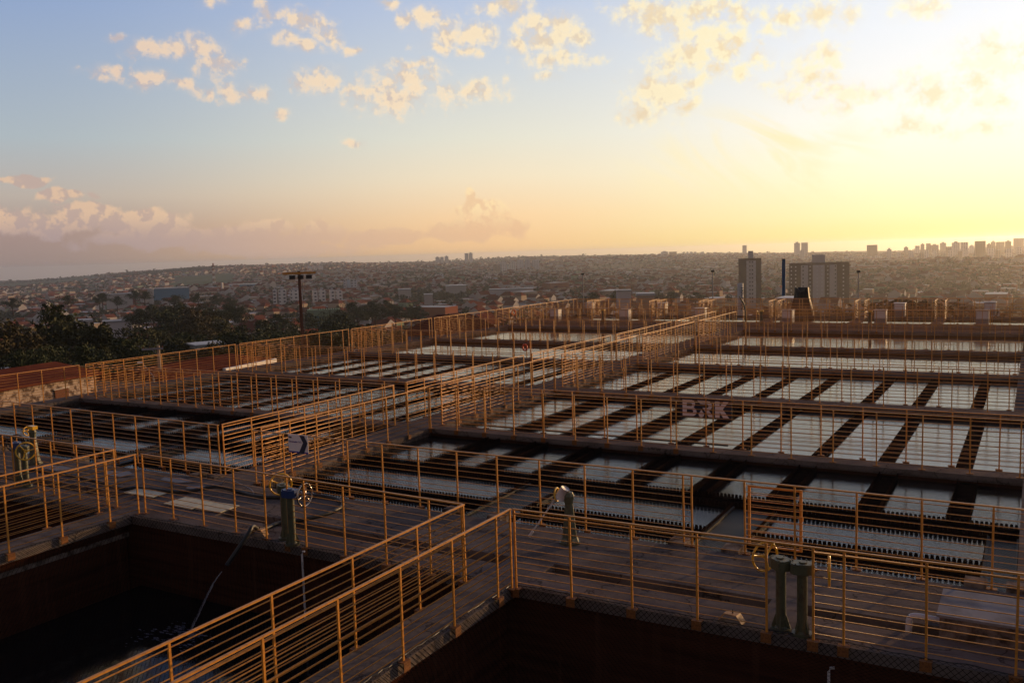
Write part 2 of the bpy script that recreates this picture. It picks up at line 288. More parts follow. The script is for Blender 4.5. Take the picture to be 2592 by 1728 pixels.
def ground_mat():
    m = bpy.data.materials.new('hillside'); m.use_nodes = True; nt = m.node_tree; b = nt.nodes['Principled BSDF']
    tc = nt.nodes.new('ShaderNodeTexCoord')
    def nzr(s, stops, d=6):
        n = nt.nodes.new('ShaderNodeTexNoise'); n.inputs['Scale'].default_value = s; n.inputs['Detail'].default_value = d; nt.links.new(tc.outputs['Object'], n.inputs['Vector'])
        r = nt.nodes.new('ShaderNodeValToRGB'); cr = r.color_ramp
        while len(cr.elements) < len(stops): cr.elements.new(.5)
        for e, (p, c) in zip(cr.elements, stops): e.position = p; e.color = (*c, 1)
        nt.links.new(n.outputs[0], r.inputs[0]); return r.outputs[0]
    a = nzr(.0035, [(.38, (.045, .055, .02)), (.5, (.07, .062, .03)), (.56, (.10, .062, .042)), (.66, (.035, .045, .018))])
    c = nzr(.03, [(.35, (.5, .5, .5)), (.65, (1.4, 1.35, 1.3))])
    mx = nt.nodes.new('ShaderNodeMix'); mx.data_type = 'RGBA'; mx.blend_type = 'MULTIPLY'; mx.inputs[0].default_value = 1; nt.links.new(a, mx.inputs[6]); nt.links.new(c, mx.inputs[7])
    nt.links.new(mx.outputs[2], b.inputs['Base Color']); b.inputs['Roughness'].default_value = .95; b.inputs['Specular IOR Level'].default_value = .1; return m
M['ground'] = ground_mat()
M['field'] = mat('green_field', (.07, .10, .03), .95, 0, (.01, (.05, .065, .025), .4, .6), 0, .1)
M['asphalt'] = mat('yard_asphalt', (.05, .045, .042), .9, 0, (.4, (.08, .055, .04), .4, .7))

# ------------------------------------------------------------------ mesh helpers
class MB:
    def __init__(s): s.v = []; s.f = []; s.m = []; s.mi = 0
    def add(s, vs, fs):
        o = len(s.v); s.v += [tuple(v) for v in vs]; s.f += [tuple(i+o for i in f) for f in fs]; s.m += [s.mi]*len(fs); return s
    def box(s, x0, y0, z0, x1, y1, z1):
        vs = [(x0,y0,z0),(x1,y0,z0),(x1,y1,z0),(x0,y1,z0),(x0,y0,z1),(x1,y0,z1),(x1,y1,z1),(x0,y1,z1)]
        return s.add(vs, [(0,3,2,1),(4,5,6,7),(0,1,5,4),(1,2,6,5),(2,3,7,6),(3,0,4,7)])
    def cyl(s, x, y, z0, z1, r0, r1=None, n=12):
        r1 = r0 if r1 is None else r1
        vs = [(x+r0*math.cos(2*math.pi*i/n), y+r0*math.sin(2*math.pi*i/n), z0) for i in range(n)] + [(x+r1*math.cos(2*math.pi*i/n), y+r1*math.sin(2*math.pi*i/n), z1) for i in range(n)]
        fs = [(i, (i+1)%n, n+(i+1)%n, n+i) for i in range(n)] + [tuple(range(n-1, -1, -1)), tuple(range(n, 2*n))]
        return s.add(vs, fs)
    def tube(s, pts, r, n=8, closed=False):
        pts = [Vector(p) for p in pts]; N = len(pts); rs = r if isinstance(r, (list, tuple)) else [r]*N; vs = []
        for i, p in enumerate(pts):
            if closed: t = pts[(i+1) % N]-pts[i-1]
            else: t = pts[min(i+1, N-1)]-pts[max(i-1, 0)]
            t.normalize(); a = Vector((0, 0, 1)) if abs(t.z) < .9 else Vector((1, 0, 0))
            u = t.cross(a).normalized(); w = u.cross(t)
            for k in range(n):
                th = 2*math.pi*k/n; vs.append(p + rs[i]*(math.cos(th)*u+math.sin(th)*w))
        fs = []
        for i in range(N if closed else N-1):
            j = (i+1) % N
            for k in range(n): fs.append((i*n+k, i*n+(k+1)%n, j*n+(k+1)%n, j*n+k))
        if not closed: fs += [tuple(range(n)), tuple((N-1)*n+k for k in range(n-1, -1, -1))]
        return s.add(vs, fs)
    def ring(s, c, axis, R_, r, n=28, k=8, ell=1.0):
        axis = Vector(axis).normalized(); a = Vector((0,0,1)) if abs(axis.z) < .9 else Vector((1,0,0)); u = axis.cross(a).normalized(); w = u.cross(axis)
        return s.tube([Vector(c)+R_*(math.cos(2*math.pi*i/n)*u+math.sin(2*math.pi*i/n)*w) for i in range(n)], r, k, True)
    def prism(s, poly, z0, z1):
        n = len(poly); vs = [(x, y, z0) for x, y in poly]+[(x, y, z1) for x, y in poly]
        return s.add(vs, [(i, (i+1)%n, n+(i+1)%n, n+i) for i in range(n)]+[tuple(range(n-1,-1,-1)), tuple(range(n, 2*n))])
    def build(s, name, mats, parent=None, loc=None, smooth=False):
        me = bpy.data.meshes.new(name); me.from_pydata(s.v, [], s.f)
        for m in (mats if isinstance(mats, (list, tuple)) else [mats]): me.materials.append(m)
        if isinstance(mats, (list, tuple)): me.polygons.foreach_set('material_index', s.m)
        if smooth: me.polygons.foreach_set('use_smooth', [True]*len(me.polygons))
        me.update(); return link(name, me, parent, loc)
def link(name, me, parent=None, loc=None):
    o = bpy.data.objects.new(name, me); COL.objects.link(o)
    if parent: o.parent = parent
    if loc is not None: o.location = loc
    return o
def tag(o, label=None, cat=None, group=None, kind=None):
    if label: o['label'] = label
    if cat: o['category'] = cat
    if group: o['group'] = group
    if kind: o['kind'] = kind
    return o
def empty(name, loc, rz=0, label=None, cat=None, group=None):
    o = bpy.data.objects.new(name, None); COL.objects.link(o); o.location = loc; o.rotation_euler = (0, 0, rz); o.empty_display_size = .1
    return tag(o, label, cat, group)
def copy_tree(o, parent=None):
    kids = KIDS.get(o.name, [c for c in o.children])
    c = o.copy(); COL.objects.link(c); c.parent = parent
    for k in kids: copy_tree(k, c)
    return c
KIDS = {}
ORD = ['first', 'second', 'third', 'fourth', 'fifth', 'sixth', 'seventh', 'eighth', 'ninth', 'tenth', 'eleventh', 'twelfth', 'thirteenth', 'fourteenth', 'fifteenth', 'sixteenth', 'seventeenth', 'eighteenth']

# ================================================================== THE PLANT
XR, XC1, XC0, XL, XLO = -0.15, -13.55, -14.67, -28.2, -28.95      # tank edges across
YF, YB = 10.12, 12.62                                              # front deck strip
WALLS = [(18.86, 19.38), (25.9, 26.42), (33.0, 33.5), (39.9, 40.4), (47.9, 48.4)]
ZW = -0.2

# --- decks (setting)
def slab(name, mb, m=None):
    o = mb.build(name, m or M['concrete']); return tag(o, kind='structure')
b = MB()                                                           # deck strip, cut by the narrow channel
SL = [(-5.9, -2.81), (-2.4, -0.87), (-12.51, -6.62), (-24, -15.3)]
b.box(-30, YF, -.14, 3.0, 10.80, 0); b.box(-30, 11.14, -.14, 3.0, YB, 0)
xs = sorted(SL); cur = -30
for a, c in xs:
    b.box(cur, 10.802, -.14, a, 11.138, -.001); cur = c
b.box(cur, 10.802, -.14, 3.0, 11.138, -.001)
slab('pavement', b)
b = MB(); b.box(-30, YF+.004, -4, 3, 10.76, -.142); b.box(-30, 11.18, -4, 3, YB-.004, -.142); slab('deck_wall', b, M['brown'])
b = MB(); b.box(-30, 10.765, -.55, 3, 11.175, -.42); slab('channel_floor', b, M['brown'])
for i, (x0, x1) in enumerate([(-6.64, -5.98), (-14.6, -13.88)]):
    b = MB(); b.box(x0, -3, -.14, x1, YF-.004, -.002); slab('walkway', b)
    b = MB(); b.box(x0+.12, -3, -4, x1-.12, YF-.045, -.142); slab('walkway_wall', b, M['brown'])
b = MB(); b.box(-13.999, -3, -.37, -13.95, YF-.02, -.30); slab('wall_ledge', b, M['concrete2'])
b = MB(); b.box(-30, -6, -.14, 8, -3.01, -.002); b.box(3.01, -3.005, -.14, 8, 58, -.003); slab('side_deck', b)
b = MB(); b.box(XC0+.0, YB+.01, -.14, XC1, 48.4, -.004); slab('central_walkway', b)
b = MB(); b.box(XC0+.01, YB+.01, -2, XC1-.01, 48.4, -.142); slab('central_wall', b, M['concrete2'])
b = MB(); b.box(XLO, 12.63, -.16, XL, 58.3, -.005); slab('outer_walkway', b)
b = MB(); b.box(XLO+.02, 12.63, -7, XL-.02, 58.3, -.162); slab('outer_wall', b, M['concrete2'])
b = MB(); b.box(XR+.01, 12.63, -.14, 3.0, 48.4, -.006); slab('right_walkway', b)
b = MB(); b.box(-.45, 26.43, -.3, XR+.005, 47.89, -.1); slab('right_coping', b)
# --- basin floors and water
def sheet(name, x0, y0, x1, y1, z, m, kind='structure'):
    me = bpy.data.meshes.new(name); me.from_pydata([(x0,y0,z),(x1,y0,z),(x1,y1,z),(x0,y1,z)], [], [(0,1,2,3)]); me.materials.append(m)
    return tag(link(name, me), kind=kind)
for x0, x1 in ((-13.76, -6.76), (-5.86, 2.99), (-29, -14.72)):
    zz = -1.25 if x0 != -5.86 else -2.4
    sheet('basin_water', x0, -2.9, x1, YF+.03, zz, M['deepwater'])
for j, (y0, y1) in enumerate([(YB, 18.88), (19.36, 25.92), (26.4, 33.02), (33.48, 39.92), (40.38, 47.92)]):
    for k, (x0, x1) in enumerate([(XC1-.01, XR+.1), (XL-.01, XC0+.01)]):
        sheet('tank_water', x0, y0, x1, y1, ZW, M['water' if j < 3 else 'filterwater'])
sheet('basin_floor', -28.9, -5.9, 7.9, 58, -4.01, M['brown'])

# --- walls between the tanks
SIDE = ['right hand', 'left hand']
for j, (y0, y1) in enumerate(WALLS):
    for k, (x0, x1) in enumerate([(XC1+.003, XR+.012), (XL+.003, XC0-.003)]):
        t = empty('tank_wall', ((x0+x1)/2, y0, 0), 0, 'long concrete wall between settling tanks, %s row, %s away from the front deck' % (SIDE[k], ORD[j]), 'wall', 'concrete walls between the tanks')
        w = (x1-x0)/2
        b = MB(); n = 24
        b.box(-w, 0, -.13, w, y1-y0, -.003); b.build('coping', M['concrete'], t)
        b = MB(); b.box(-w, .05, -2, w, y1-y0-.05, -.132); b.build('wall_face', M['brown'], t)

# --- troughs with serrated edges
def weir(L, z0, z1, pitch=.07, t=.006):
    """toothed plate along +x, thickness in y"""
    b = MB(); n = max(2, int(L/pitch)); p = L/n; top = []
    for i in range(n):
        top += [(i*p, z1-.0), (i*p+p*.28, z1-.0), (i*p+p*.5, z0+(z1-z0)*.45), (i*p+p*.72, z1-.0)]
    for i in range(0, len(top)):
        x0, h0 = top[i]; x1, h1 = top[i+1] if i+1 < len(top) else (L, z1)
        if x1-x0 < 1e-6: continue
        b.add([(x0,0,z0),(x1,0,z0),(x1,0,h1),(x0,0,h0),(x0,t,z0),(x1,t,z0),(x1,t,h1),(x0,t,h0)], [(0,1,2,3),(7,6,5,4),(3,2,6,7)])
    return b
def trough(x0, y0, x1, y1, w, label, teeth=True, dz=0, grp='weir troughs in the settling tanks'):
    L = math.hypot(x1-x0, y1-y0); rz = math.atan2(y1-y0, x1-x0)
    t = empty('weir_trough', (x0, y0, dz), rz, label, 'trough', grp)
    zt = ZW+.045
    b = MB(); b.box(0, -w/2, ZW-.3, L, -w/2+.03, zt); b.box(0, w/2-.03, ZW-.3, L, w/2, zt); b.box(0, -w/2+.03, ZW-.3, L, w/2-.03, ZW+.012); b.box(0, -w/2+.03, ZW+.012, .02, w/2-.03, zt); b.box(L-.02, -w/2+.03, ZW+.012, L, w/2-.03, zt)
    b.build('channel', M['darkweir'], t)
    if teeth:
        for s in (-1, 1):
            weir(L, ZW-.04, zt+.075).build('weir_plate', M['darkweir'], t, (0, s*(w/2+.008)-.003, 0))
    return t
XS1 = [-1.05, -2.45, -4.0, -5.45, -6.93, -8.85, -10.25, -11.6]
XS2 = [-1.2, -2.68, -4.05, -5.8, -7.2, -8.62, -10.1, -11.6]
def nth(i): return ORD[i]
for k, (ox, side) in enumerate([(0, 'right'), (-14.6, 'left')]):
    for i, x in enumerate(XS1):
        trough(x+ox, 16.12, x+ox, 18.85, .32, 'dark toothed trough behind the cross trough of the nearest %s tank, %s from the right' % (side, nth(i)))
    for i, x in enumerate(XS2):
        trough(x+ox, 19.42, x+ox, 25.88, .3, 'long dark trough across the second %s tank, %s from the right' % (side, nth(i)), teeth=(x < -8))
        trough(x+ox-.15, 26.45, x+ox-.15, 32.98, .3, 'long dark trough across the third %s tank, %s from the right' % (side, nth(i)), teeth=False)
    for i, (a, c) in enumerate([(-.12, -13.4)]):
        trough(c+ox, 15.79, a+ox, 15.79, .5, 'wide dark toothed cross trough in the nearest %s tank' % side)
    for i, (a, c) in enumerate([(-.58, -3.8), (-4.62, -7.85), (-8.75, -13.4)]):
        trough(c+ox, 13.78, a+ox, 13.78, .42, 'dark toothed trough by the deck railing in the nearest %s tank, %s from the right' % (side, nth(i)))
    for i, (a, c) in enumerate([(-.58, -.14), (-4.6, -3.82), (-8.75, -7.87)]):
        t = empty('outlet_channel', ((a+c)/2+ox, 14.1, 0), 0, 'deep black outlet gap in the nearest %s tank, %s from the right' % (side, nth(i)), 'channel', 'outlet gaps in the tanks')
        w = (c-a)/2
        b = MB(); b.box(-w, -1.45, -1, -w+.04, 1.42, ZW+.05); b.box(w-.04, -1.45, -1, w, 1.42, ZW+.05); b.box(-w+.04, -1.45, -1, w-.04, 1.42, ZW+.012); b.build('channel', M['black'], t)
        for s in (-1, 1):
            wp = weir(1.8, ZW-.04, ZW+.12).build('weir_plate', M['darkweir'], t, (s*(w-.003), -.42, 0)); wp.rotation_euler = (0, 0, math.pi/2)
            b = MB(); b.box(s*(w+.02)-.13, -1.46, -.2, s*(w+.02)+.13, -1.18, .05); b.build('end_block', M['concrete2'], t)
# pipes and clamps over the far troughs
for i, (x, y) in enumerate([(-12.27, 53.0)]): pass

# --- nets
def net(name, x0, y0, x1, y1, z, label, rope=True, nx=40, drape=True):
    t = empty(name, (x0, y0, z), 0, label, 'net', 'black netting over the basins')
    W, D = x1-x0, y1-y0; vs = []; fs = []; r = random.Random(int(x0*10+y0))
    sag = lambda u, v: -.10*math.sin(math.pi*u)*math.sin(math.pi*v)
    ny = nx
    for j in range(ny+1):
        for i in range(nx+1):
            u, v = i/nx, j/ny; vs.append((u*W, v*D, sag(u, v)))
    for j in range(ny):
        for i in range(nx):
            a = j*(nx+1)+i; fs.append((a, a+1, a+nx+2, a+nx+1))
    me = bpy.data.meshes.new('mesh_sheet'); me.from_pydata(vs, [], fs); me.materials.append(M['net']); link('mesh_sheet', me, t)
    return t
net('safety_net', XC1+.02, YB+.02, XR-.02, 18.84, -.085, 'fine black netting stretched over the nearest right tank')
net('safety_net', XL+.02, YB+.02, XC0-.02, 18.84, -.085, 'fine black netting stretched over the nearest left tank')
net('safety_net', XL+.02, 19.4, XC0-.02, 25.88, -.085, 'fine black netting over the second left tank')
def front_net(x0, x1, y0, y1, label, edges):
    """sheet tied along the basin, hanging over the coping and bunched at its rope edge"""
    t = empty('safety_net', (x0, y0, 0), 0, label, 'net', 'black netting over the basins'); W, D = x1-x0, y1-y0; nx, ny = 40, 40; vs = []; fs = []
    for j in range(ny+1):
        for i in range(nx+1):
            u, v = i/nx, j/ny; vs.append((u*W, v*D, -.16-.35*(math.sin(math.pi*u)*math.sin(math.pi*v))**.6))
    for j in range(ny):
        for i in range(nx):
            a = j*(nx+1)+i; fs.append((a, a+1, a+nx+2, a+nx+1))
    me = bpy.data.meshes.new('mesh_sheet'); me.from_pydata(vs, [], fs); me.materials.append(M['net']); link('mesh_sheet', me, t)
    r = random.Random(int(-x0*7)); rb = MB(); sk = MB()
    for (ax, ay, bx, by, nxn, nyn) in edges:                 # edge line and outward normal (onto the deck)
        L = math.hypot(bx-ax, by-ay); n = int(L/.09); dx, dy = (bx-ax)/L, (by-ay)/L; pts = []; o = 0; h = 0
        for i in range(n+1):
            s = L*i/n; o = .75*o + r.uniform(-.018, .018); h = .7*h+r.uniform(-.006, .009)
            pts.append((ax+dx*s+nxn*(.03+abs(o)), ay+dy*s+nyn*(.03+abs(o)), .012+abs(h)))
            if r.random() < .22:
                q = (pts[-1][0]+r.uniform(-.07, .07), pts[-1][1]+r.uniform(-.07, .07), .02+r.random()*.05); rb.tube([pts[-1], q], .0035, 4)
        rb.tube([(p[0]-x0, p[1]-y0, p[2]) for p in pts], .0065, 5) if False else rb.tube(pts, .0065, 5)
        for i in range(n):
            p, q = pts[i], pts[i+1]
            sk.add([p, q, (q[0]-nxn*(.05+abs(0)), q[1]-nyn*.05, .006), (p[0]-nxn*.05, p[1]-nyn*.05, .006)], [(0, 1, 2, 3)])
        sk.add([(ax-nxn*.022, ay-nyn*.022, .004), (bx-nxn*.022, by-nyn*.022, .004), (bx-nxn*.022, by-nyn*.022, -.17), (ax-nxn*.022, ay-nyn*.022, -.17)], [(0, 1, 2, 3)])
    o1 = rb.build('edge_rope', M['black'], t); o1.location = (-x0, -y0, 0)
    o2 = sk.build('hanging_edge', M['net'], t); o2.location = (-x0, -y0, 0)
front_net(-5.98, 3.0, -2.9, YF, 'black netting sagging over the front right basin, tied along its rim', [(-5.98, YF, 3.0, YF, 0, 1), (-5.98, 4, -5.98, YF, -1, 0)])
front_net(-13.88, -6.64, -2.9, YF, 'black netting sagging over the front basin where the hose empties', [(-13.88, YF, -6.64, YF, 0, 1), (-13.88, 0, -13.88, YF, -1, 0)])
front_net(-29, -14.6, -2.9, YF, 'black netting over the leftmost front basin', [(-26, YF, -14.6, YF, 0, 1)])

# --- railings
HR = 1.1
BARS = [1.1*(1-f) for f in (.066, .158, .24, .32, .41, .5, .587, .663, .74, .827, .918)]
_post = MB(); _post.box(-.0125, -.01, 0.003, .0125, .01, HR-.03); _post.mi = 1
_post.box(-.065, -.045, 0.002, .065, .035, .012); _post.box(-.06, -.052, -.10, .06, -.045, .012)
POST = bpy.data.meshes.new('post'); POST.from_pydata(_post.v, [], _post.f); POST.materials.append(M['paint']); POST.materials.append(M['bracket']); POST.polygons.foreach_set('material_index', _post.m)
_bars = {}
def bar_mesh(segs, r, kind='bar'):
    key = (tuple(segs), r, kind)
    if key not in _bars:
        b = MB()
        for a, c in segs:
            n = 1
            if kind == 'bar': b.tube([(a, 0, 0), (c, 0, 0)], r, 6)
            else: b.box(a, -r*1.1, -r*.7, c, r*1.1, r*.7)
        me = bpy.data.meshes.new(kind); me.from_pydata(b.v, [], b.f); me.materials.append(M['paint'])
        if kind == 'bar': me.polygons.foreach_set('use_smooth', [True]*len(me.polygons))
        _bars[key] = me
    return _bars[key]
RCOUNT = 0
def railing(x0, y0, x1, y1, label, gaps=(), flip=False, z=0.0, step=.82, first=0.0, thick=None, br=.0056, grp='orange railings round the tanks'):
    L = round(math.hypot(x1-x0, y1-y0), 2); rz = math.atan2(y1-y0, x1-x0)
    t = empty('railing', (x0, y0, z), rz, label, 'railing', grp)
    ss = [0.02]; s = first or step
    while s < L-.25: ss.append(s); s += step
    ss.append(L-.02)
    for a, c in gaps:
        ss = [q for q in ss if not (a-.05 < q < c+.05)] + [a, c]
    for s in ss:
        o = link('post', POST, t, (s, 0, 0))
        o.rotation_euler = (rnd.uniform(-.006, .006), rnd.uniform(-.007, .007), math.pi if flip else 0)
    segs = []; cur = 0
    for a, c in sorted(gaps): segs.append((cur, a)); cur = c
    segs.append((cur, L))
    link('top_rail', bar_mesh([(0, L)], .0135, 'top_rail'), t, (0, 0, HR-.016))
    for i, h in enumerate(BARS):
        link('bar', bar_mesh(segs, .012 if thick == i else br), t, (0, 0, h))
    return t
fr = 'orange railings round the front basins'
railing(-5.94, 10.06, 3.0, 10.2, 'orange railing along the rim of the front right basin', gaps=[(3.33, 3.85)], thick=0, grp=fr, step=.835)
railing(-5.97, -2, -5.97, 10.05, 'orange railing on the near side walkway, beside the front right basin', flip=False, thick=4, grp=fr, step=1.02, first=.45, br=.0074)
railing(-6.66, -2, -6.66, 9.98, 'orange railing on the near side walkway, beside the hose basin', flip=True, thick=4, grp=fr, step=1.25, first=.9, br=.0074)
railing(-13.82, 10.36, -6.68, 9.97, 'orange railing along the rim of the basin the hose empties into', gaps=[(3.2, 3.72)], grp=fr)
railing(-13.88, -2, -13.88, 10.3, 'orange railing on the second side walkway, on the hose basin side', flip=False, thick=4, grp=fr, step=.9)
railing(-14.62, -2, -14.62, 10.4, 'orange railing on the second side walkway, on its far left side', flip=True, thick=4, grp=fr, step=1.0)
railing(-24, 10.5, -14.66, 10.42, 'orange railing along the rim of the leftmost front basin', gaps=[(6.05, 6.85)], grp=fr)
# round the nearest tanks
railing(-13.53, 12.76, 0.6, 12.64, 'orange railing on the deck side of the nearest right tank', gaps=[(9.15, 9.95)], flip=True)
railing(-28.1, 13.35, -14.67, 12.9, 'orange railing on the deck side of the nearest left tank', flip=True)
for j in range(5):
    ya = [12.95, 19.36, 26.4, 33.48, 40.38][j]; yb = [18.88, 25.92, 33.02, 39.92, 46.6][j]
    n = ORD[j]
    railing(XC1, ya+.04, XC1, yb-.04, 'railing along the right edge of the central walkway, %s stretch' % n)
    railing(XC0, ya+.04, XC0, yb-.04, 'railing along the left edge of the central walkway, %s stretch' % n, flip=True)
    railing(XL-.3, ya+.04, XL-.3, yb+.3, 'railing on the outer left walkway, %s stretch' % n, flip=True, first=.7)
    wy0, wy1 = WALLS[j]
    if j < 5:
        railing(XC1, wy0, .5, wy0+.1, 'railing on the near edge of the %s wall between right tanks' % n, step=.835)
        railing(XC1, wy1, .5, wy1+.1, 'railing on the far edge of the %s wall between right tanks' % n, flip=True, step=.83, first=.55)
        railing(XL, wy0+.1, XC0, wy0, 'railing on the near edge of the %s wall between left tanks' % n)
        railing(XL, wy1+.1, XC0, wy1, 'railing on the far edge of the %s wall between left tanks' % n, flip=True, first=.5)

# --- gate standing open behind the deck-side railing
g = empty('gate', (-4.36+.79, 12.8, 0), 0, 'orange barred gate standing open behind the deck railing', 'gate')
b = MB(); b.box(0, -.014, .1, .036, .014, 1.0); b.box(.734, -.014, .1, .77, .014, 1.0); b.box(.036, -.013, .97, .734, .013, .995); b.box(.036, -.013, .1, .734, .013, .125); b.build('gate_frame', M['paint'], g)
for i in range(8):
    MB().tube([(.05, 0, .22+i*.092), (.74, 0, .22+i*.092)], .0065, 6).build('bar', M['paint'], g)
MB().box(.74, -.05, .56, .79, -.02, .62).build('latch', M['paint'], g)

# --- filter yard beyond the tanks
b = MB(); b.box(XL, 48.41, -.14, 3, 50.0, -.007); b.box(XL, 50.9, -.14, 3, 53.2, -.007)
b.box(XL, 57.6, -.14, 3, 58.3, -.007)
slab('filter_deck', b)
FX = [-26.5, -22.0, -18.6, -14.2, -9.2, -4.95]
for i, x in enumerate(FX):
    if x > 0: break
    b = MB(); b.box(x+.02, 53.22, -.14, x+.52, 57.58, -.008); slab('filter_walkway', b)
b = MB(); b.box(XL, 48.5, -3, 3, 49.9, -.15); b.box(XL, 51, -3, 3, 53.1, -.15); slab('filter_wall', b, M['brown'])
sheet('filter_water', XL, 50.0, 3, 50.9, -.16, M['filterwater']); sheet('filter_water', XL, 53.2, 3, 57.6, -.3, M['filterwater'])
fg = 'orange railings of the filter yard'
railing(XL, 50.95, 1.5, 51.1, 'railing behind the thin water channel of the filter yard', flip=True, grp=fg, br=.0066)
railing(XL, 53.15, 1.5, 53.3, 'railing in front of the filters, behind the white cabinets', grp=fg, br=.0066)
railing(XL, 57.6, 1.5, 57.8, 'railing at the back of the filters', grp=fg, br=.0066)
railing(XL-.3, 58.2, 1.5, 58.4, 'last railing at the far edge of the whole deck', flip=True, grp=fg, br=.0066)
railing(XL-.3, 47.0, XL-.3, 58.2, 'railing on the outer left edge of the filter yard', flip=True, grp=fg)
for i, x in enumerate(FX):
    if x > -1: break
    railing(x+.02, 55.7, x+.02, 57.5, 'short railing between filters, left side of the %s filter walkway from the left' % ORD[i], grp=fg, br=.008)
    railing(x+.54, 55.7, x+.54, 57.5, 'short railing between filters, right side of the %s filter walkway from the left' % ORD[i], flip=True, grp=fg, br=.008)
# white control cabinets
def cabinet(x, y, z, label, s=1.0):
    t = empty('control_cabinet', (x, y, z), 0, label, 'cabinet', 'white control cabinets in the filter yard')
    w, d, h = .3*s, .24*s, .74*s
    b = MB(); b.box(-w, -d, .3*s, w, d, h); b.build('cabinet_body', M['white'], t)
    b = MB(); b.box(-w-.03, -d-.05, h, w+.03, d+.03, h+.04); b.build('cabinet_top', M['white'], t)
    b = MB(); b.box(-w, -d, 0, w, d, .3*s-.002); b.build('plinth', M['grey'], t)
    b = MB(); b.box(-w+.04, -d-.012, .34*s, w-.04, -d-.002, h-.05); b.build('door', M['signwhite'], t)
cabs = [(-27.1, 52.2, 0), (-22.3, 52.4, 0), (-17.9, 53.9, 0), (-12.3, 52.6, 0), (-7.36, 52.8, 0), (-2.41, 53.0, 0), (-27.3, 57.9, .1), (-21.9, 57.9, .1), (-6.7, 55.4, .25), (-2.2, 56.5, .25)]
for i, (x, y, z) in enumerate(cabs):
    row = 'front row' if i < 6 else 'back row'
    cabinet(x, y, z, 'white control cabinet in the filter yard %s, %s from the left' % (row, ORD[i if i < 6 else i-6]), 1.0 if i < 6 else .95)

# --- valve stands (pedestals with handwheels)
def wheel(parent, c, axis, rr, m, name='handwheel', spokes=3, ph=0.3):
    b = MB(); b.ring(c, axis, rr, .014, 30, 8)
    ax = Vector(axis).normalized(); a = Vector((0,0,1)) if abs(ax.z) < .9 else Vector((1,0,0)); u = ax.cross(a).normalized(); w = u.cross(ax); C = Vector(c)
    for k in range(spokes):
        th = ph+2*math.pi*k/spokes; e = C+rr*(math.cos(th)*u+math.sin(th)*w)
        b.tube([C, C*.5+e*.5, e], [.02, .014, .011], 6)
    b.tube([C-ax*.02, C+ax*.02], .028, 10); return b.build(name, m, parent, smooth=True)
def actuator(x, y, side, head, wm_, label, h=.72, rz=0, ph=.3):
    t = empty('valve_stand', (x, y, 0), rz, label, 'valve stand', 'green valve pedestals on the deck')
    b = MB(); b.cyl(0, 0, .05, h, .058, .058, 20); b.cyl(0, 0, .0, .03, .115, .115, 20); b.cyl(0, 0, .03, .05, .075, .06, 20); b.cyl(0, 0, h-.012, h+.012, .075, .075, 16); b.build('pedestal', M['green'], t)
    for k in range(4):
        a = math.pi/4+k*math.pi/2; b = MB(); c, s = math.cos(a), math.sin(a)
        b.add([(c*.05-s*.005, s*.05+c*.005, .03), (c*.11-s*.005, s*.11+c*.005, .03), (c*.056-s*.005, s*.056+c*.005, .2), (c*.05+s*.005, s*.05-c*.005, .03), (c*.11+s*.005, s*.11-c*.005, .03), (c*.056+s*.005, s*.056-c*.005, .2)], [(0,1,2),(5,4,3),(0,3,4,1),(1,4,5,2),(2,5,3,0)])
        b.build('gusset', M['green'], t)
    poly = [(-.14*side, -.06), (-.05*side, -.1), (.09*side, -.1), (.13*side, -.05), (.13*side, .06), (.07*side, .1), (-.06*side, .1), (-.14*side, .05)]
    if side > 0: poly = poly[::-1] if False else poly
    b = MB(); b.prism(poly if side > 0 else poly[::-1], h+.013, h+.115); b.build('gearbox', M[head], t)
    b = MB(); b.prism([(p[0]*.93, p[1]*.93) for p in (poly if side > 0 else poly[::-1])], h+.116, h+.13); b.cyl(-.01*side, 0, h+.131, h+.145, .045, .045, 18)
    for px_, py_ in [(q[0]*.8, q[1]*.8) for q in poly[::2]]: b.cyl(px_, py_, h+.131, h+.142, .009, .009, 6)
    lid = b.build('gearbox_lid', M[head], t)
    b = MB(); b.tube([(-.13*side, 0, h+.065), (-.27*side, 0, h+.065)], .014, 8); b.tube([(-.13*side, 0, h+.065), (-.16*side, 0, h+.065)], .03, 10); b.build('shaft', M['chrome'] if head != 'blue' else M['black'], t)
    wheel(t, (-.29*side, 0, h+.065), (1, 0, 0), .175, M[wm_], ph=ph)
    return t
actuator(-2.49, 10.28, 1, 'green', 'yellow', 'green valve pedestal with yellow handwheel on its left, front right basin rim', rz=R(-38), ph=.2)
actuator(-2.24, 10.24, -1, 'green', 'yellow', 'green valve pedestal with yellow handwheel on its right, front right basin rim', rz=R(12), ph=1.0)
actuator(-10.36, 10.34, 1, 'green', 'yellow', 'green valve pedestal with yellow handwheel by the black hose', h=.76, rz=R(-38), ph=.5)
actuator(-10.04, 10.16, -1, 'blue', 'chrome', 'green valve pedestal with blue gearbox and bare metal handwheel', h=.76, rz=R(4), ph=1.9)
actuator(-17.83, 10.62, -1, 'green', 'yellow', 'green valve pedestal with yellow handwheel, leftmost basin rim', h=.72, rz=R(-25), ph=.9)
actuator(-18.25, 10.72, 1, 'blue', 'black', 'valve pedestal with blue gearbox and dark handwheel, leftmost basin rim', h=.74, rz=R(-30), ph=.9)
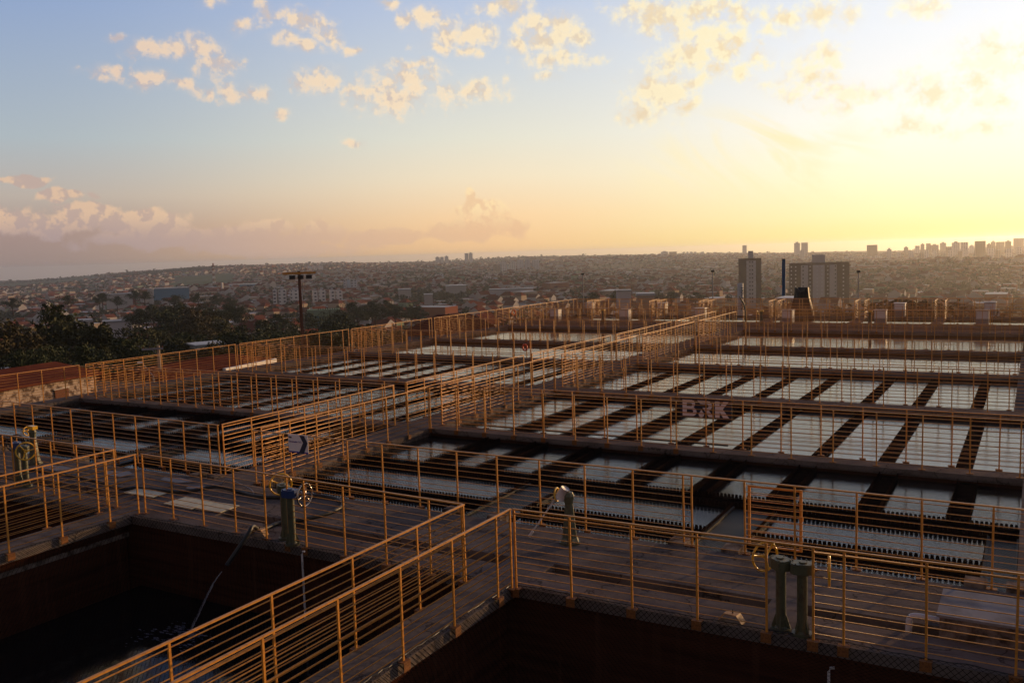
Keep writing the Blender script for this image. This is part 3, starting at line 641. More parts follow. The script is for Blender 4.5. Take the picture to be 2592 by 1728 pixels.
def tall_stand(x, y, label, bag=False, rz=0):
    t = empty('gate_valve_stand', (x, y, 0), rz, label, 'valve stand', 'tapered green valve stands')
    b = MB(); b.cyl(0, 0, 0, .03, .17, .17, 8); b.cyl(0, 0, .03, .1, .15, .12, 8); b.cyl(0, 0, .1, .62, .115, .065, 8); b.cyl(0, 0, .62, .74, .065, .085, 8); b.cyl(0, 0, .74, .8, .09, .06, 8); b.build('pedestal', M['green'], t)
    wheel(t, (-.2, 0, .74), (1, .1, .1), .1, M['yellow'])
    b = MB(); b.tube([(-.19, 0, .74), (-.03, 0, .74)], .014, 8); b.build('shaft', M['chrome'], t)
    if bag:
        b = MB(); b.tube([(-.14, -.02, .68), (-.11, -.02, .74), (-.04, -.02, .86)], [.078, .085, .07], 12); b.build('protective_cap', M['pvc'], t, smooth=True)
        b = MB(); b.tube([(-.21, 0, .70), (-.62, -.05, .12)], .012, 6); b.tube([(-.62, -.05, .12), (-.68, -.06, .03)], .022, 6); b.build('stay_tube', M['pvc'], t)
    else:
        b = MB(); b.box(-.08, -.06, .8, .12, .06, .88); b.build('cap_plate', M['yellow'], t)
    return t
tall_stand(-6.12, 12.06, 'tapered green valve stand with white cap and slanting white tube', True)
tall_stand(-19.75, 12.0, 'tapered green valve stand with small yellow handwheel, far left of the deck')
for i, (x, y) in enumerate([(-23.0, 50.6), (-13.3, 50.6), (-7.6, 50.7)]):
    tall_stand(x, y, 'tapered green valve stand by the filter yard channel, %s from the left' % ORD[i])
# tall green column with bent pale pipe at the right end
t = empty('pipe_column', (-.3, 40.15, 0), 0, 'dark green column with a bright bent pipe, right end of the tank wall', 'pipe')
MB().box(-.1, -.1, 0, .25, .2, 1.0).build('column', M['green'], t)
MB().tube([(-.1, -.12, 1.55), (-.02, -.12, 1.4), (0, -.12, 1.1), (0, -.12, .75), (.06, -.12, .45), (.16, -.12, .1)], .03, 8).build('bent_pipe', M['chrome'], t, smooth=True)
t = empty('pipe_column', (-13.75, 49.0, 0), 0, 'green pump post with a leaning pale lever at the end of the central walkway', 'pipe')
MB().cyl(0, 0, 0, 1.0, .04, .04, 10).build('post', M['green'], t)
MB().tube([(-.35, 0, 1.75), (-.1, 0, 1.35), (0, 0, .95)], [.025, .05, .035], 8).build('lever', M['green'], t, smooth=True)

# --- signs
def text_obj(txt, size, m, parent, loc, rot=(math.pi/2, 0, 0), bold=0.0, name='lettering', align='LEFT'):
    cu = bpy.data.curves.new(name, 'FONT'); cu.body = txt; cu.size = size; cu.extrude = .0012; cu.offset = bold; cu.align_x = align
    o = bpy.data.objects.new(name, cu); COL.objects.link(o); bpy.context.view_layer.update()
    me = bpy.data.meshes.new_from_object(o); bpy.data.objects.remove(o); bpy.data.curves.remove(cu)
    me.materials.clear(); me.materials.append(m); q = link(name, me, parent, loc); q.rotation_euler = rot; return q
def flat(splines, m, parent, loc, scale=1.0, name='letter', depth=.003):
    cu = bpy.data.curves.new(name, 'CURVE'); cu.dimensions = '2D'; cu.fill_mode = 'BOTH'; cu.extrude = depth
    for sp in splines:
        s = cu.splines.new('POLY'); s.points.add(len(sp)-1); s.use_cyclic_u = True
        for p, (x, y) in zip(s.points, sp): p.co = (x*scale, y*scale, 0, 1)
    o = bpy.data.objects.new(name, cu); COL.objects.link(o); bpy.context.view_layer.update()
    me = bpy.data.meshes.new_from_object(o); bpy.data.objects.remove(o); bpy.data.curves.remove(cu)
    me.materials.clear(); me.materials.append(m); q = link(name, me, parent, loc); q.rotation_euler = (math.pi/2, 0, 0); return q
def arc(cx, cy, r, a0, a1, n=8, ry=None): return [(cx+r*math.cos(R(a0+(a1-a0)*i/n)), cy+(ry or r)*math.sin(R(a0+(a1-a0)*i/n))) for i in range(n+1)]
LB = [[(0, 0), (.62, 0)]+arc(.62, .27, .27, -90, 70)+arc(.56, .76, .24, -50, 90)+[(0, 1)], [(.27, .2), (.27, .4), (.58, .4)]+arc(.58, .3, .1, 90, -90, 6)[1:], [(.27, .61), (.27, .8), (.53, .8)]+arc(.53, .705, .095, 90, -90, 6)[1:]]
LR = [[(-.05, 1), (.55, 1)]+arc(.55, .68, .32, 90, -65, 10)+[(.98, 0), (.66, 0), (.28, .56), (.55, .56)]+arc(.55, .67, .11, -90, 90, 6)+[(.14, .78)]]
LRd = [[(.2, .42), (.38, .17)]+arc(.2, .13, .17, 10, -190, 10)]
LK = [[(0, 0), (.28, 0), (.28, .36), (.5, 0), (.86, 0), (.48, .52), (.84, 1), (.52, 1), (.28, .66), (.28, 1), (0, 1)]]
def brk(parent, x, z, s, m, y=-.006):
    flat(LB, m, parent, (x, y, z), s); flat(LR, m, parent, (x+.99*s, y, z), s); flat(LRd, m, parent, (x+.99*s, y, z), s, 'letter_mark'); flat(LK, m, parent, (x+2.05*s, y, z), s)
t = empty('sign_board', (-6.965, 19.47, .62), R(-.5), 'dark board with pale company letters BRK on the tank railing', 'sign')
MB().box(0, 0, 0, 1.19, .012, .47).build('panel', M['navy'], t)
brk(t, .05, .045, .37, M['brkpink'])
t = empty('sign_board', (-12.545, 12.73, .735), R(-.5), 'white sign reading Decantação 1 e 2 with a dark arrow band', 'sign')
MB().box(0, 0, 0, .515, .006, .36).build('panel', M['signwhite'], t)
MB().box(0, -.003, 0, .515, -.0005, .03).build('bottom_stripe', M['purple'], t)
flat([[(.30, .35), (.42, .35), (.50, .21), (.395, 0), (.27, 0), (.39, .21)]], M['navy'], t, (0, -.006, .004), 1, 'arrow_band', .002)
text_obj('Decantação 1 e 2', .046, M['purple'], t, (.02, -.005, .205), bold=.0008)
brk(t, .02, .29, .026, M['navy'])
t = empty('sign_board', (-2.42, 57.5, .1), 0, 'white sign with a dark arrow band at the back of the filter yard', 'sign')
MB().box(0, 0, 0, .65, .006, .42).build('panel', M['signwhite'], t)
flat([[(.42, .42), (.54, .42), (.62, .25), (.52, 0), (.40, 0), (.50, .25)]], M['navy'], t, (0, -.004, 0), 1, 'arrow_band', .002)

# --- deck clutter
hose = [(-10.95, 9.62, -.3), (-10.80, 9.95, .12), (-10.86, 10.12, .2), (-10.97, 10.41, .05), (-11.01, 10.86, .035), (-10.79, 11.15, .035), (-10.64, 11.6, .035), (-10.66, 11.99, .035), (-10.83, 12.26, .035), (-11.2, 12.45, .035), (-11.75, 12.43, .035), (-12.18, 12.1, .035), (-12.67, 11.95, .035), (-13.27, 12.07, .035), (-13.89, 12.08, .06), (-14.11, 11.79, .05), (-14.38, 11.55, .035), (-15.4, 11.43, .035), (-15.65, 11.27, .035), (-16.65, 11.43, .035), (-18.02, 11.57, .035), (-19.2, 11.5, .035)]
def cr(pts, k=6):
    P_ = [Vector(p) for p in pts]; out = []
    for i in range(len(P_)-1):
        a, b_, c, d = P_[max(i-1, 0)], P_[i], P_[i+1], P_[min(i+2, len(P_)-1)]
        for j in range(k):
            t_ = j/k; out.append(.5*((2*b_)+(c-a)*t_+(2*a-5*b_+4*c-d)*t_**2+(3*b_-a-3*c+d)*t_**3))
    out.append(P_[-1]); return out
tag(MB().tube(cr(hose), .034, 10).build('hose', M['black'], smooth=True), 'thick black hose looping over the deck and down into the basin', 'hose')
hose2 = [(-12.9, 12.1, .03), (-13.3, 12.35, .03), (-13.7, 12.2, .2), (-14.1, 12.35, .03), (-14.6, 12.0, .03), (-14.9, 11.9, .03)]
tag(MB().tube(cr(hose2), .014, 8).build('hose', M['grey'], smooth=True), 'thin pale hose lying beside the thick black hose', 'hose')
# water jet from the hose and its foam
jp = [(-10.98, 9.55, -.38), (-11.03, 9.45, -.5), (-11.08, 9.33, -.7), (-11.14, 9.2, -.95), (-11.2, 9.05, -1.22)]
jb = MB(); r_ = random.Random(3)
for k in range(7):
    off = Vector((r_.uniform(-.009, .009), r_.uniform(-.009, .009), 0)); q = [p+off*(1+i*.12)+Vector((r_.uniform(-.006, .006), 0, 0)) for i, p in enumerate(cr(jp, 5))]
    jb.tube(q, [r_.uniform(.001, .004) for _ in q], 5)
jm = mat('spray_white', (.32, .32, .38), .3); tag(jb.build('water_jet', jm, smooth=True), 'thin stream of water falling from the hose end', 'water jet')
fb = MB()
for k in range(150):
    a = r_.random()*6.283; q = r_.random()**.7; x = -11.2+q*.75*math.cos(a)-.2*q; y = 9.05+q*.4*math.sin(a)-.5*q*r_.random(); s = r_.uniform(.01, .05)*(1-.6*q)
    fb.add([(x-s*2.4, y, -1.245), (x, y-s*.6, -1.243), (x+s*2.2, y+s*.3, -1.245), (x+s*.3, y+s*.8, -1.243)], [(0, 1, 2, 3)])
tag(fb.build('foam', mat('foam', (.16, .16, .2), .9)), 'white foam where the jet strikes the basin water', 'foam', kind='stuff')
for (x0, y0, x1, y1, rz, lab) in [(-15.4, 11.1, -14.55, 11.42, 0, 'single cream board lying beside the black hose'), (-13.95, 10.86, -13.15, 11.38, -.05, 'left cream board of the pair over the channel'), (-13.13, 10.9, -12.5, 11.36, .03, 'right cream board of the pair over the channel')]:
    t = MB(); w, d = (x1-x0)/2, (y1-y0)/2; t.box(-w, -d, 0, w, d, .02); o = t.build('cream_board', M['cream']); o.location = ((x0+x1)/2, (y0+y1)/2, .012 if rz == 0 else .014); o.rotation_euler = (0, 0, rz); tag(o, lab, 'board', 'cream boards on the deck')
# concrete box at the right
t = empty('concrete_box', (-.86, 10.8, 0), 0, 'low grey concrete box with a pale lid beside the white pipe elbow', 'box')
MB().box(0, 0, 0, 2.4, .82, .255).build('box_body', M['concrete2'], t); MB().box(-.03, -.03, .256, 2.42, .85, .285).build('lid', mat('pale_screed', (.26, .26, .29), .9, 0, (3, (.16, .155, .17), .4, .7)), t)
tag(MB().tube(cr([(-.86, 11.0, .13), (-1.02, 11.0, .14), (-1.14, 11.0, .135), (-1.19, 11.0, .09), (-1.2, 11.0, -.1)], 5), .036, 12).build('pipe_elbow', M['pvc'], smooth=True), 'white plastic pipe elbow dropping into the deck channel', 'pipe')
for i, (x, y, z0, z1) in enumerate([(-1.9, 10.0, -.6, -.22), (-9.72, 10.02, -1.1, -.02)]):
    tag(MB().tube([(x, y, z0), (x, y, z1-.05), (x+.02, y, z1), (x+.06, y, z1+.01)], .016, 8).build('riser_pipe', M['pvc'], smooth=True), ['thin white riser pipe on the front right basin wall', 'thin pale riser pipe beside the blue topped valve'][i], 'pipe')
def saddle(x, y, rz, lab):
    t = empty('pipe_saddle', (x, y, .004), rz, lab, 'bracket', 'small tan saddles on the deck edge')
    pts = [(-.16, 0), (-.09, .09), (.07, .09), (.14, 0)]; b = MB()
    for (a, c) in zip(pts[:-1], pts[1:]):
        b.add([(a[0], -.06, a[1]), (c[0], -.06, c[1]), (c[0], .06, c[1]), (a[0], .06, a[1]), (a[0], -.06, a[1]+.012), (c[0], -.06, c[1]+.012), (c[0], .06, c[1]+.012), (a[0], .06, a[1]+.012)], [(0,3,2,1),(4,5,6,7),(0,1,5,4),(1,2,6,5),(2,3,7,6),(3,0,4,7)])
    b.build('bent_plate', mat('tan_plate', (.4, .24, .12), .6), t); MB().cyl(0, 0, .1, .15, .008, .008, 6).build('bolt', M['black'], t)
saddle(-10.9, 10.3, .1, 'tan bent plate holding the black hose at the basin rim'); saddle(-3.05, 10.25, -.15, 'tan bent plate with a bolt, left of the two green pedestals')
for i, (x, y, s) in enumerate([(-15.3, 12.25, 1), (-14.3, 12.0, .8), (-18.8, 11.9, 1.1), (-16.9, 12.1, 1.2)]):
    b = MB(); r2 = random.Random(i); b.prism([(s*.3*math.cos(a*1.2566+.3)*(1+.9*r2.random()), s*.13*math.sin(a*1.2566+.3)*(1+.9*r2.random())) for a in range(5)], 0, .015)
    o = b.build('plastic_sheet', mat('pale_plastic', (.2, .2, .23), .7)); o.location = (x, y, .006+.001*i); tag(o, ['scrap of pale plastic near the thick hose bend', 'small pale plastic scrap by the nearest left tank corner', 'pale plastic sheet beside the far left valve stand', 'long pale plastic sheet left of the single board'][i], 'plastic sheet', 'plastic scraps on the deck')
for i, (x, y, z) in enumerate([(-28.5, 49.2, .75), (-18.6, 32.98, .5)]):
    t = empty('lifebuoy', (x, y-.05, z), 0, ['orange lifebuoy on the outer left railing at the filter yard', 'orange lifebuoy on a railing between the left tanks'][i], 'lifebuoy', 'lifebuoys'); MB().ring((0, 0, 0), (.3, 1, 0), .17 if i == 0 else .13, .045 if i == 0 else .035, 24, 10).build('ring', M['orange'], t, smooth=True)
# grid reinforcing lines: thin conduit along the right near rim
tag(MB().tube([(-13.0, 19.62, .02), (-9, 19.60, .02), (-5.9, 19.58, .02)], .02, 6).build('conduit', M['black']), 'thin dark conduit lying on the first wall between right tanks', 'pipe')

# tarp-covered machine, white box hut, blue stack pipe, white tank
def hit(px, py, Y):
    w = ray(px, py); k = Y/w.y; return w.x*k, H+w.z*k
x, zt = hit(2038, 727, 62); xb, zb = hit(2022, 765, 62)
t = empty('covered_machine', (x-.2, 62, -3), 0, 'tall machine wrapped in a black tarp beyond the filter yard', 'machine')
b = MB(); W = .72; zz = zt+3
rings = [(0, W*1.25, .8), (zz*.55, W*1.15, .75), (zz*.72, W*.95, .6), (zz*.86, W*.72, .5), (zz, W*.62, .42)]
vs = []; n = 24
for (h_, a, c) in rings:
    for i in range(n):
        th = 2*math.pi*i/n; k = 1+.07*math.sin(5*th+h_)+.04*math.sin(9*th); dz = -.22*max(0, -math.sin(th))*(1 if h_ == zz else 0)*abs(math.cos(th))**.3*0; vs.append((a*k*math.cos(th), c*k*math.sin(th), h_-(.32 if (h_ == zz and abs(math.cos(th)) < .7) else 0)))
fs = [(r1*n+i, r1*n+(i+1)%n, (r1+1)*n+(i+1)%n, (r1+1)*n+i) for r1 in range(len(rings)-1) for i in range(n)] + [tuple((len(rings)-1)*n+i for i in range(n))]
b.add(vs, fs).build('tarp', M['tarp'], t)
MB().box(-.9, -.7, .05, .9, .7, .5).build('frame', M['rust'], t)
x, z = hit(1983, 752, 64); x2, z2 = hit(2018, 752, 64)
t = empty('pump_house', ((x+x2)/2, 64, -6), 0, 'small white flat roofed hut beside the tarp covered machine', 'hut')
w = (x2-x)/2; MB().box(-w, -1, 0, w, 1, z+5.6).build('wall', M['wallc'], t); MB().box(-w-.25, -1.3, z+5.9, w+.25, 1.3, z+6.02).build('roof', M['white'], t)
for s in (-w+.1, 0, w-.1): MB().box(s-.05, -.9, z+5.6, s+.05, -.8, z+5.9).build('column', M['white'], t)
x, z = hit(1984, 657, 75); t = empty('chimney_pipe', (x, 75, -6.5), 0, 'tall blue steel pipe standing behind the deck, left of the broad tower', 'chimney')
MB().cyl(0, 0, 0, z+6.5, .15, .15, 16).build('pipe', M['stack'], t); MB().cyl(0, 0, z+6.5, z+6.56, .17, .17, 16).build('cap', M['black'], t)
x, z = hit(1874, 717, 90); t = empty('storage_tank', (x, 90, -8), 0, 'slim white water column with vertical dark lettering', 'water tower')
MB().cyl(0, 0, 0, z+8, .29, .29, 20).build('column', M['white'], t, smooth=False)
text_obj('TRICONAL', .5, M['navy'], t, (.14, -.31, z+7.7), rot=(math.pi/2, R(90), 0), bold=.006)

# ================================================================== GROUND AND CITY
def sstep(x, a, b_):
    t_ = np.clip((x-a)/(b_-a), 0, 1); return t_*t_*(3-2*t_)
RR = [0, 75, 120, 250, 450, 800, 1200, 1800, 2600, 3500, 4300, 6500, 12000]
ZR = [-6, -6.6, -14, -25, -34, -38, -37, -31, -20, -12, -17, -70, -160]
ZL = [-6, -6.6, -14, -26, -35, -40, -42, -44, -42, -35, -33, -90, -160]
def gz(x, y):
    x = np.asarray(x, float); y = np.asarray(y, float); r = np.hypot(x, y); az = np.degrees(np.arctan2(x, y))
    t_ = sstep(az, -60, -47); z = np.interp(r, RR, ZL)*(1-t_)+np.interp(r, RR, ZR)*t_
    a = np.clip((r-120)/1500, 0, 1)
    z = z - np.clip((r-1300)/1800, 0, 1)*(7 + 15*sstep(az, -24, -4))
    z = z + a*4.0*(np.sin(x/310+1)*np.cos(y/270)+.6*np.sin((x+y)/170)+.4*np.sin((x-2*y)/95))
    z = z + 9*np.exp(-((r-1250)/260)**2)*np.exp(-((az+3)/7)**2) + 10*np.exp(-((r-3100)/500)**2)*np.exp(-((az+49)/5)**2)
    return z
def gz1(x, y): return float(gz(x, y))
def terrain():
    rs = np.concatenate([[22], np.geomspace(30, 11000, 150)]); az = np.radians(np.concatenate([np.linspace(-80, 25, 190), np.linspace(30, 275, 50)]))
    A_, B_ = np.meshgrid(az, rs); X = B_*np.sin(A_); Y = B_*np.cos(A_); Z = gz(X, Y); n = len(az); m = len(rs)
    vs = np.stack([X, Y, Z], -1).reshape(-1, 3); vs = np.vstack([vs, [[0, 0, -6]]])
    i, j = np.meshgrid(np.arange(m-1), np.arange(n), indexing='ij'); j2 = (j+1) % n
    q = np.stack([i*n+j, i*n+j2, (i+1)*n+j2, (i+1)*n+j], -1).reshape(-1, 4)
    q = q[:, ::-1]
    fs = q.tolist()+[(m*n, (k+1) % n, k) for k in range(n)]
    me = bpy.data.meshes.new('ground'); me.from_pydata(vs.tolist(), [], fs); me.materials.append(M['ground']); me.polygons.foreach_set('use_smooth', [True]*len(me.polygons)); me.update()
    tag(link('ground', me), kind='structure')
terrain()
def polar(px, py, d):
    w = ray(px, py); h_ = math.hypot(w.x, w.y); return w.x/h_*d, w.y/h_*d, H+w.z/h_*d
def field(name, corners, dz=.6):
    vs = []; n = 14
    c = [Vector(polar(px, 700, d)[:2]) for px, d in corners]
    for j in range(n+1):
        for i in range(n+1):
            p = (c[0]*(1-i/n)+c[1]*(i/n))*(1-j/n)+(c[3]*(1-i/n)+c[2]*(i/n))*(j/n); vs.append((p.x, p.y, gz1(p.x, p.y)+dz))
    fs = [(j*(n+1)+i, j*(n+1)+i+1, (j+1)*(n+1)+i+1, (j+1)*(n+1)+i) for j in range(n) for i in range(n)]
    me = bpy.data.meshes.new(name); me.from_pydata(vs, [], fs); me.materials.append(M['field']); tag(link(name, me), kind='structure')
field('field', [(400, 1750), (620, 1650), (620, 2450), (470, 2300)], 1.5)
field('field', [(-60, 2700), (260, 2700), (240, 3550), (-60, 3500)], 1.5)
field('field', [(640, 480), (780, 470), (780, 570), (640, 580)], .6)

rg = np.random.default_rng(11)
# exclusion test for woods / neighbourhoods
def nsd(x, y): return np.sin(x/140+1.3)*np.cos(y/120-.4)+.7*np.sin((x+.6*y)/75)+.5*np.sin((x-y)/260+2)
FIELDS = [((400+620)/2, 1650, 2450, 120), (2300, 1050, 1330, 190)]
def sample(n, r0, r1, a0, a1):
    r = np.sqrt(rg.uniform(r0*r0, r1*r1, n)); a = np.radians(rg.uniform(a0, a1, n)); return r*np.sin(a), r*np.cos(a)
# --- individual house prototypes
def house_bm(kind):
    w = MB(); r = MB(); e = .06
    w.box(-.5, -.5, -.6, .5, .5, .55)
    if kind == 'gable':
        w.add([(-.5,-.5,.551),(-.5,.5,.551),(-.5,0,.9),(.5,-.5,.551),(.5,.5,.551),(.5,0,.9)], [(0,2,1),(3,4,5),(0,3,5,2),(1,2,5,4)])
        for s in (-1, 1):
            r.add([(-.5-e, s*(.5+e), .54),(.5+e, s*(.5+e), .54),(.5+e, 0, .97),(-.5-e, 0, .97),(-.5-e, s*(.5+e), .50),(.5+e, s*(.5+e), .50),(.5+e, 0, .92),(-.5-e, 0, .92)], [(0,1,2,3),(4,7,6,5),(0,4,5,1),(1,5,6,2),(3,2,6,7),(0,3,7,4)])
    elif kind == 'hip':
        r.add([(-.56,-.56,.54),(.56,-.56,.54),(.56,.56,.54),(-.56,.56,.54),(-.18,0,.95),(.18,0,.95),(-.56,-.56,.5),(.56,-.56,.5),(.56,.56,.5),(-.56,.56,.5)], [(0,1,5,4),(1,2,5),(2,3,4,5),(3,0,4),(6,9,8,7),(0,6,7,1),(1,7,8,2),(2,8,9,3),(3,9,6,0)])
    else:
        w.box(-.5, -.5, .551, .5, -.46, .68); w.box(-.5, .46, .551, .5, .5, .68); w.box(-.5, -.46, .551, -.46, .46, .68); w.box(.46, -.46, .551, .5, .46, .68)
        r.box(-.455, -.455, .552, .455, .455, .58)
    win = MB()
    for s in (-.25, .25): win.box(s-.08, -.512, .0, s+.08, -.501, .33)
    for s in (-.22, .24): win.box(.501, s-.08, .0, .512, s+.08, .33)
    return w, r, win
PW = ['wallw', 'wallc', 'wallw', 'wallg', 'brick', 'wallc']; PR = ['tile', 'tile', 'tile2', 'tile', 'tinroof', 'whiteroof']; PK = ['gable', 'hip', 'gable', 'hip', 'flat', 'flat']
PROT = []
for i in range(6):
    w, r, win = house_bm(PK[i]); d = []
    for nm, mb, mm_ in (('wall', w, M[PW[i]]), ('roof', r, M[PR[i]]), ('window', win, M['glass'])):
        me = bpy.data.meshes.new(nm); me.from_pydata(mb.v, [], mb.f); me.materials.append(mm_); d.append((nm, me))
    PROT.append(d)
HN = ['white house with a terracotta gable roof', 'cream house with a terracotta hip roof', 'white house with an old tiled gable roof', 'pale green house with a terracotta hip roof', 'raw brick house with a flat grey roof', 'cream house with a flat white roof']
LM = [(140, 'at the far left edge'), (300, 'left of the utility pole'), (450, 'above the utility pole'), (640, 'below the radio mast'), (790, 'by the floodlight mast'), (960, 'near the green school'), (1180, 'left of the middle towers'), (1420, 'below the middle towers'), (1700, 'above the far railings'), (1960, 'by the narrow tower'), (2160, 'by the broad tower'), (9999, 'at the far right')]
def region(x):
    az = math.degrees(math.atan2(*x))
    for p, n in LM:
        if p == 9999 or az < fazim(p): return n
def band(x, y):
    r = math.hypot(x, y); return 'nearest' if r < 150 else ('near' if r < 330 else ('middling' if r < 480 else 'farther'))
def fazim(px): w = ray(px, 700); return math.degrees(math.atan2(w.x, w.y))
hx, hy = sample(120000, 260, 3500, -66, 4)
hr = np.hypot(hx, hy); mask = nsd(hx, hy) > -1.05
mask &= rg.random(len(hx)) < np.interp(hr, [300, 1500, 3500], [.9, .6, .45])
haz = np.degrees(np.arctan2(hx, hy))
def fazim(px): w = ray(px, 700); return math.degrees(math.atan2(w.x, w.y))
for (p0, p1, r0, r1) in [(420, 600, 1650, 2420), (-80, 250, 2700, 3600), (640, 785, 465, 585), (370, 560, 2750, 3500)]:
    mask &= ~((haz > fazim(p0)) & (haz < fazim(p1)) & (hr > r0) & (hr < r1))
mask &= ~((haz > fazim(1780)) & (haz < fazim(2260)) & (hr > 560) & (hr < 700)) & ~((haz < -50) & (hr > 1300) & (rg.random(len(hx)) < .5))
hx, hy, hr = hx[mask], hy[mask], hr[mask]
# thin out overlaps on a grid
cell = np.where(hr < 1500, 13.5, 18.0); key = (np.floor(hx/cell)*100003+np.floor(hy/cell)).astype(np.int64); _, ui = np.unique(key, return_index=True)
hx, hy = hx[ui], hy[ui]; hr = np.hypot(hx, hy); cell = np.where(hr < 1500, 13.5, 18.0)
hx = (np.floor(hx/cell)+.5)*cell+rg.uniform(-1.8, 1.8, len(hx)); hy = (np.floor(hy/cell)+.5)*cell+rg.uniform(-2.5, 2.5, len(hy)); hr = np.hypot(hx, hy)
o_ = np.argsort(hr); hx, hy, hr = hx[o_], hy[o_], hr[o_]
NH = len(hx); hk = rg.choice(6, NH, p=[.26, .27, .17, .08, .10, .12]); hs = rg.uniform(7.5, 11.5, NH); hd = rg.uniform(7, 10.5, NH); hh = np.where(rg.random(NH) < .16, rg.uniform(7, 9.5, NH), rg.uniform(3.6, 5.4, NH))
hrot = .35*np.round(np.sin(hx/400)+np.cos(hy/500))+rg.choice([0, math.pi/2], NH)+rg.uniform(-.06, .06, NH)
hz = gz(hx, hy)
for i in range(300):
    lab = HN[hk[i]]+' %s, %s row' % (region((hx[i], hy[i])), band(hx[i], hy[i]))
    t = empty('house', (hx[i], hy[i], hz[i]+hh[i]*.25), hrot[i], lab, 'house', HN[hk[i]].replace('house', 'houses', 1)+' in the valley, '+region((hx[i], hy[i])))
    t.scale = (hs[i], hd[i], hh[i])
    for nm, me in PROT[hk[i]]: link(nm, me, t)
# --- the rest of the town, one mass
def town():
    V = []; F = []; MI = []; base = 0
    WM = ['wallw', 'wallc', 'wallg', 'brick', 'tile', 'tile2', 'tinroof', 'whiteroof']
    wmi = {0: 0, 1: 1, 2: 0, 3: 2, 4: 3, 5: 1}; rmi = {0: 4, 1: 4, 2: 5, 3: 4, 4: 6, 5: 7}
    for i in range(300, NH):
        k = int(hk[i]); s, d, h = hs[i], hd[i], hh[i]
        if hr[i] > 1500: s *= 1.15; d *= 1.15
        if rg.random() < .03: s *= 2.4; d *= 1.6; h *= 1.3; k = 4 if rg.random() < .5 else 5
        c, n = math.cos(hrot[i]), math.sin(hrot[i]); z = hz[i]-1.5
        pts = [(-.5,-.5,0),(.5,-.5,0),(.5,.5,0),(-.5,.5,0),(-.5,-.5,.85),(.5,-.5,.85),(.5,.5,.85),(-.5,.5,.85)]
        if PK[k] == 'gable': pts += [(-.5, 0, 1.2), (.5, 0, 1.2)]; fw = [(0,1,5,4),(1,2,6,5),(2,3,7,6),(3,0,4,7),(4,7,8),(5,9,6)]; fr_ = [(4,5,9,8),(7,8,9,6)]
        elif PK[k] == 'hip': pts += [(-.2, 0, 1.17), (.2, 0, 1.17)]; fw = [(0,1,5,4),(1,2,6,5),(2,3,7,6),(3,0,4,7)]; fr_ = [(4,5,9,8),(7,8,9,6),(4,8,7),(5,6,9)]
        else: fw = [(0,1,5,4),(1,2,6,5),(2,3,7,6),(3,0,4,7)]; fr_ = [(4,5,6,7)]
        for (x, y, q) in pts: X = x*s; Y = y*d; V.append((hx[i]+X*c-Y*n, hy[i]+X*n+Y*c, z+q*h))
        for f in fw: F.append(tuple(base+a for a in f)); MI.append(wmi[k])
        for f in fr_: F.append(tuple(base+a for a in f)); MI.append(rmi[k])
        base += len(pts)
    me = bpy.data.meshes.new('distant_houses'); me.from_pydata(V, [], F)
    for m_ in WM: me.materials.append(M[m_])
    me.polygons.foreach_set('material_index', MI); me.update()
    tag(link('distant_houses', me), 'small white walled, red roofed houses spread over the far valley', 'houses', kind='stuff')
town()

# --- trees
def crown_mesh(seed, n, lobes, leaf, m, tall=1.0):
    """leaf clumps through several lobes; unit height"""
    r = np.random.default_rng(seed); cs = []
    for k in range(lobes):
        a = r.uniform(0, 6.28); q = r.uniform(.0, .3); cs.append((q*math.cos(a), q*math.sin(a), r.uniform(.38, .86), r.uniform(.12, .24)))
    cs.append((0, 0, .88, .12)); cs = np.array(cs); idx = r.integers(0, len(cs), n); C_ = cs[idx]
    d = r.normal(size=(n, 3)); d /= np.linalg.norm(d, axis=1)[:, None]; rad = C_[:, 3]*r.uniform(.45, 1.08, n)
    P_ = C_[:, :3]+d*rad[:, None]*np.array([1, 1, .8]); P_[:, 2] = np.clip(P_[:, 2], .12, 1.02); P_[:, :2] *= 1/tall
    u = r.normal(size=(n, 3)); u /= np.linalg.norm(u, axis=1)[:, None]; v = np.cross(u, r.normal(size=(n, 3))); v /= np.linalg.norm(v, axis=1)[:, None]
    s = leaf*r.uniform(.5, 1.3, n)[:, None]
    q = np.stack([P_-u*s, P_-v*s*.7, P_+u*s, P_+v*s*.7], 1).reshape(-1, 3)
    return q, np.arange(4*n).reshape(-1, 4), m
def mk_tree(seed, n, lobes, leaf, m, tall):
    q, f, _ = crown_mesh(seed, n, lobes, leaf, m, tall); me = bpy.data.meshes.new('crown'); me.from_pydata(q.tolist(), [], f.tolist()); me.materials.append(m)
    b = MB(); rr = random.Random(seed); b.tube([(0, 0, -.12), (.01, 0, .2), (.015, .01, .5)], [.032, .022, .01], 7)
    for k in range(5):
        a = rr.random()*6.28; z0 = rr.uniform(.2, .4); b.tube([(.01, 0, z0), (.1*math.cos(a), .1*math.sin(a), z0+.14), (.2*math.cos(a), .2*math.sin(a), z0+.28)], [.014, .009, .003], 5)
    mt = bpy.data.meshes.new('trunk'); mt.from_pydata(b.v, [], b.f); mt.materials.append(M['bark']); return me, mt
TP = [mk_tree(1, 3200, 12, .019, M['leaf'], 1.1), mk_tree(2, 3200, 9, .019, M['leaf2'], 1.0), mk_tree(3, 2800, 15, .018, M['leaf3'], 1.25), mk_tree(4, 2800, 7, .019, M['leaf'], 2.2), mk_tree(5, 3200, 10, .020, M['leaf2'], .85), mk_tree(6, 2800, 16, .017, M['leaf'], 1.0)]
TN = ['olive green spreading tree', 'dark rounded tree', 'bronze tinged airy tree', 'slim upright tree', 'broad dark tree', 'loose many limbed olive tree']
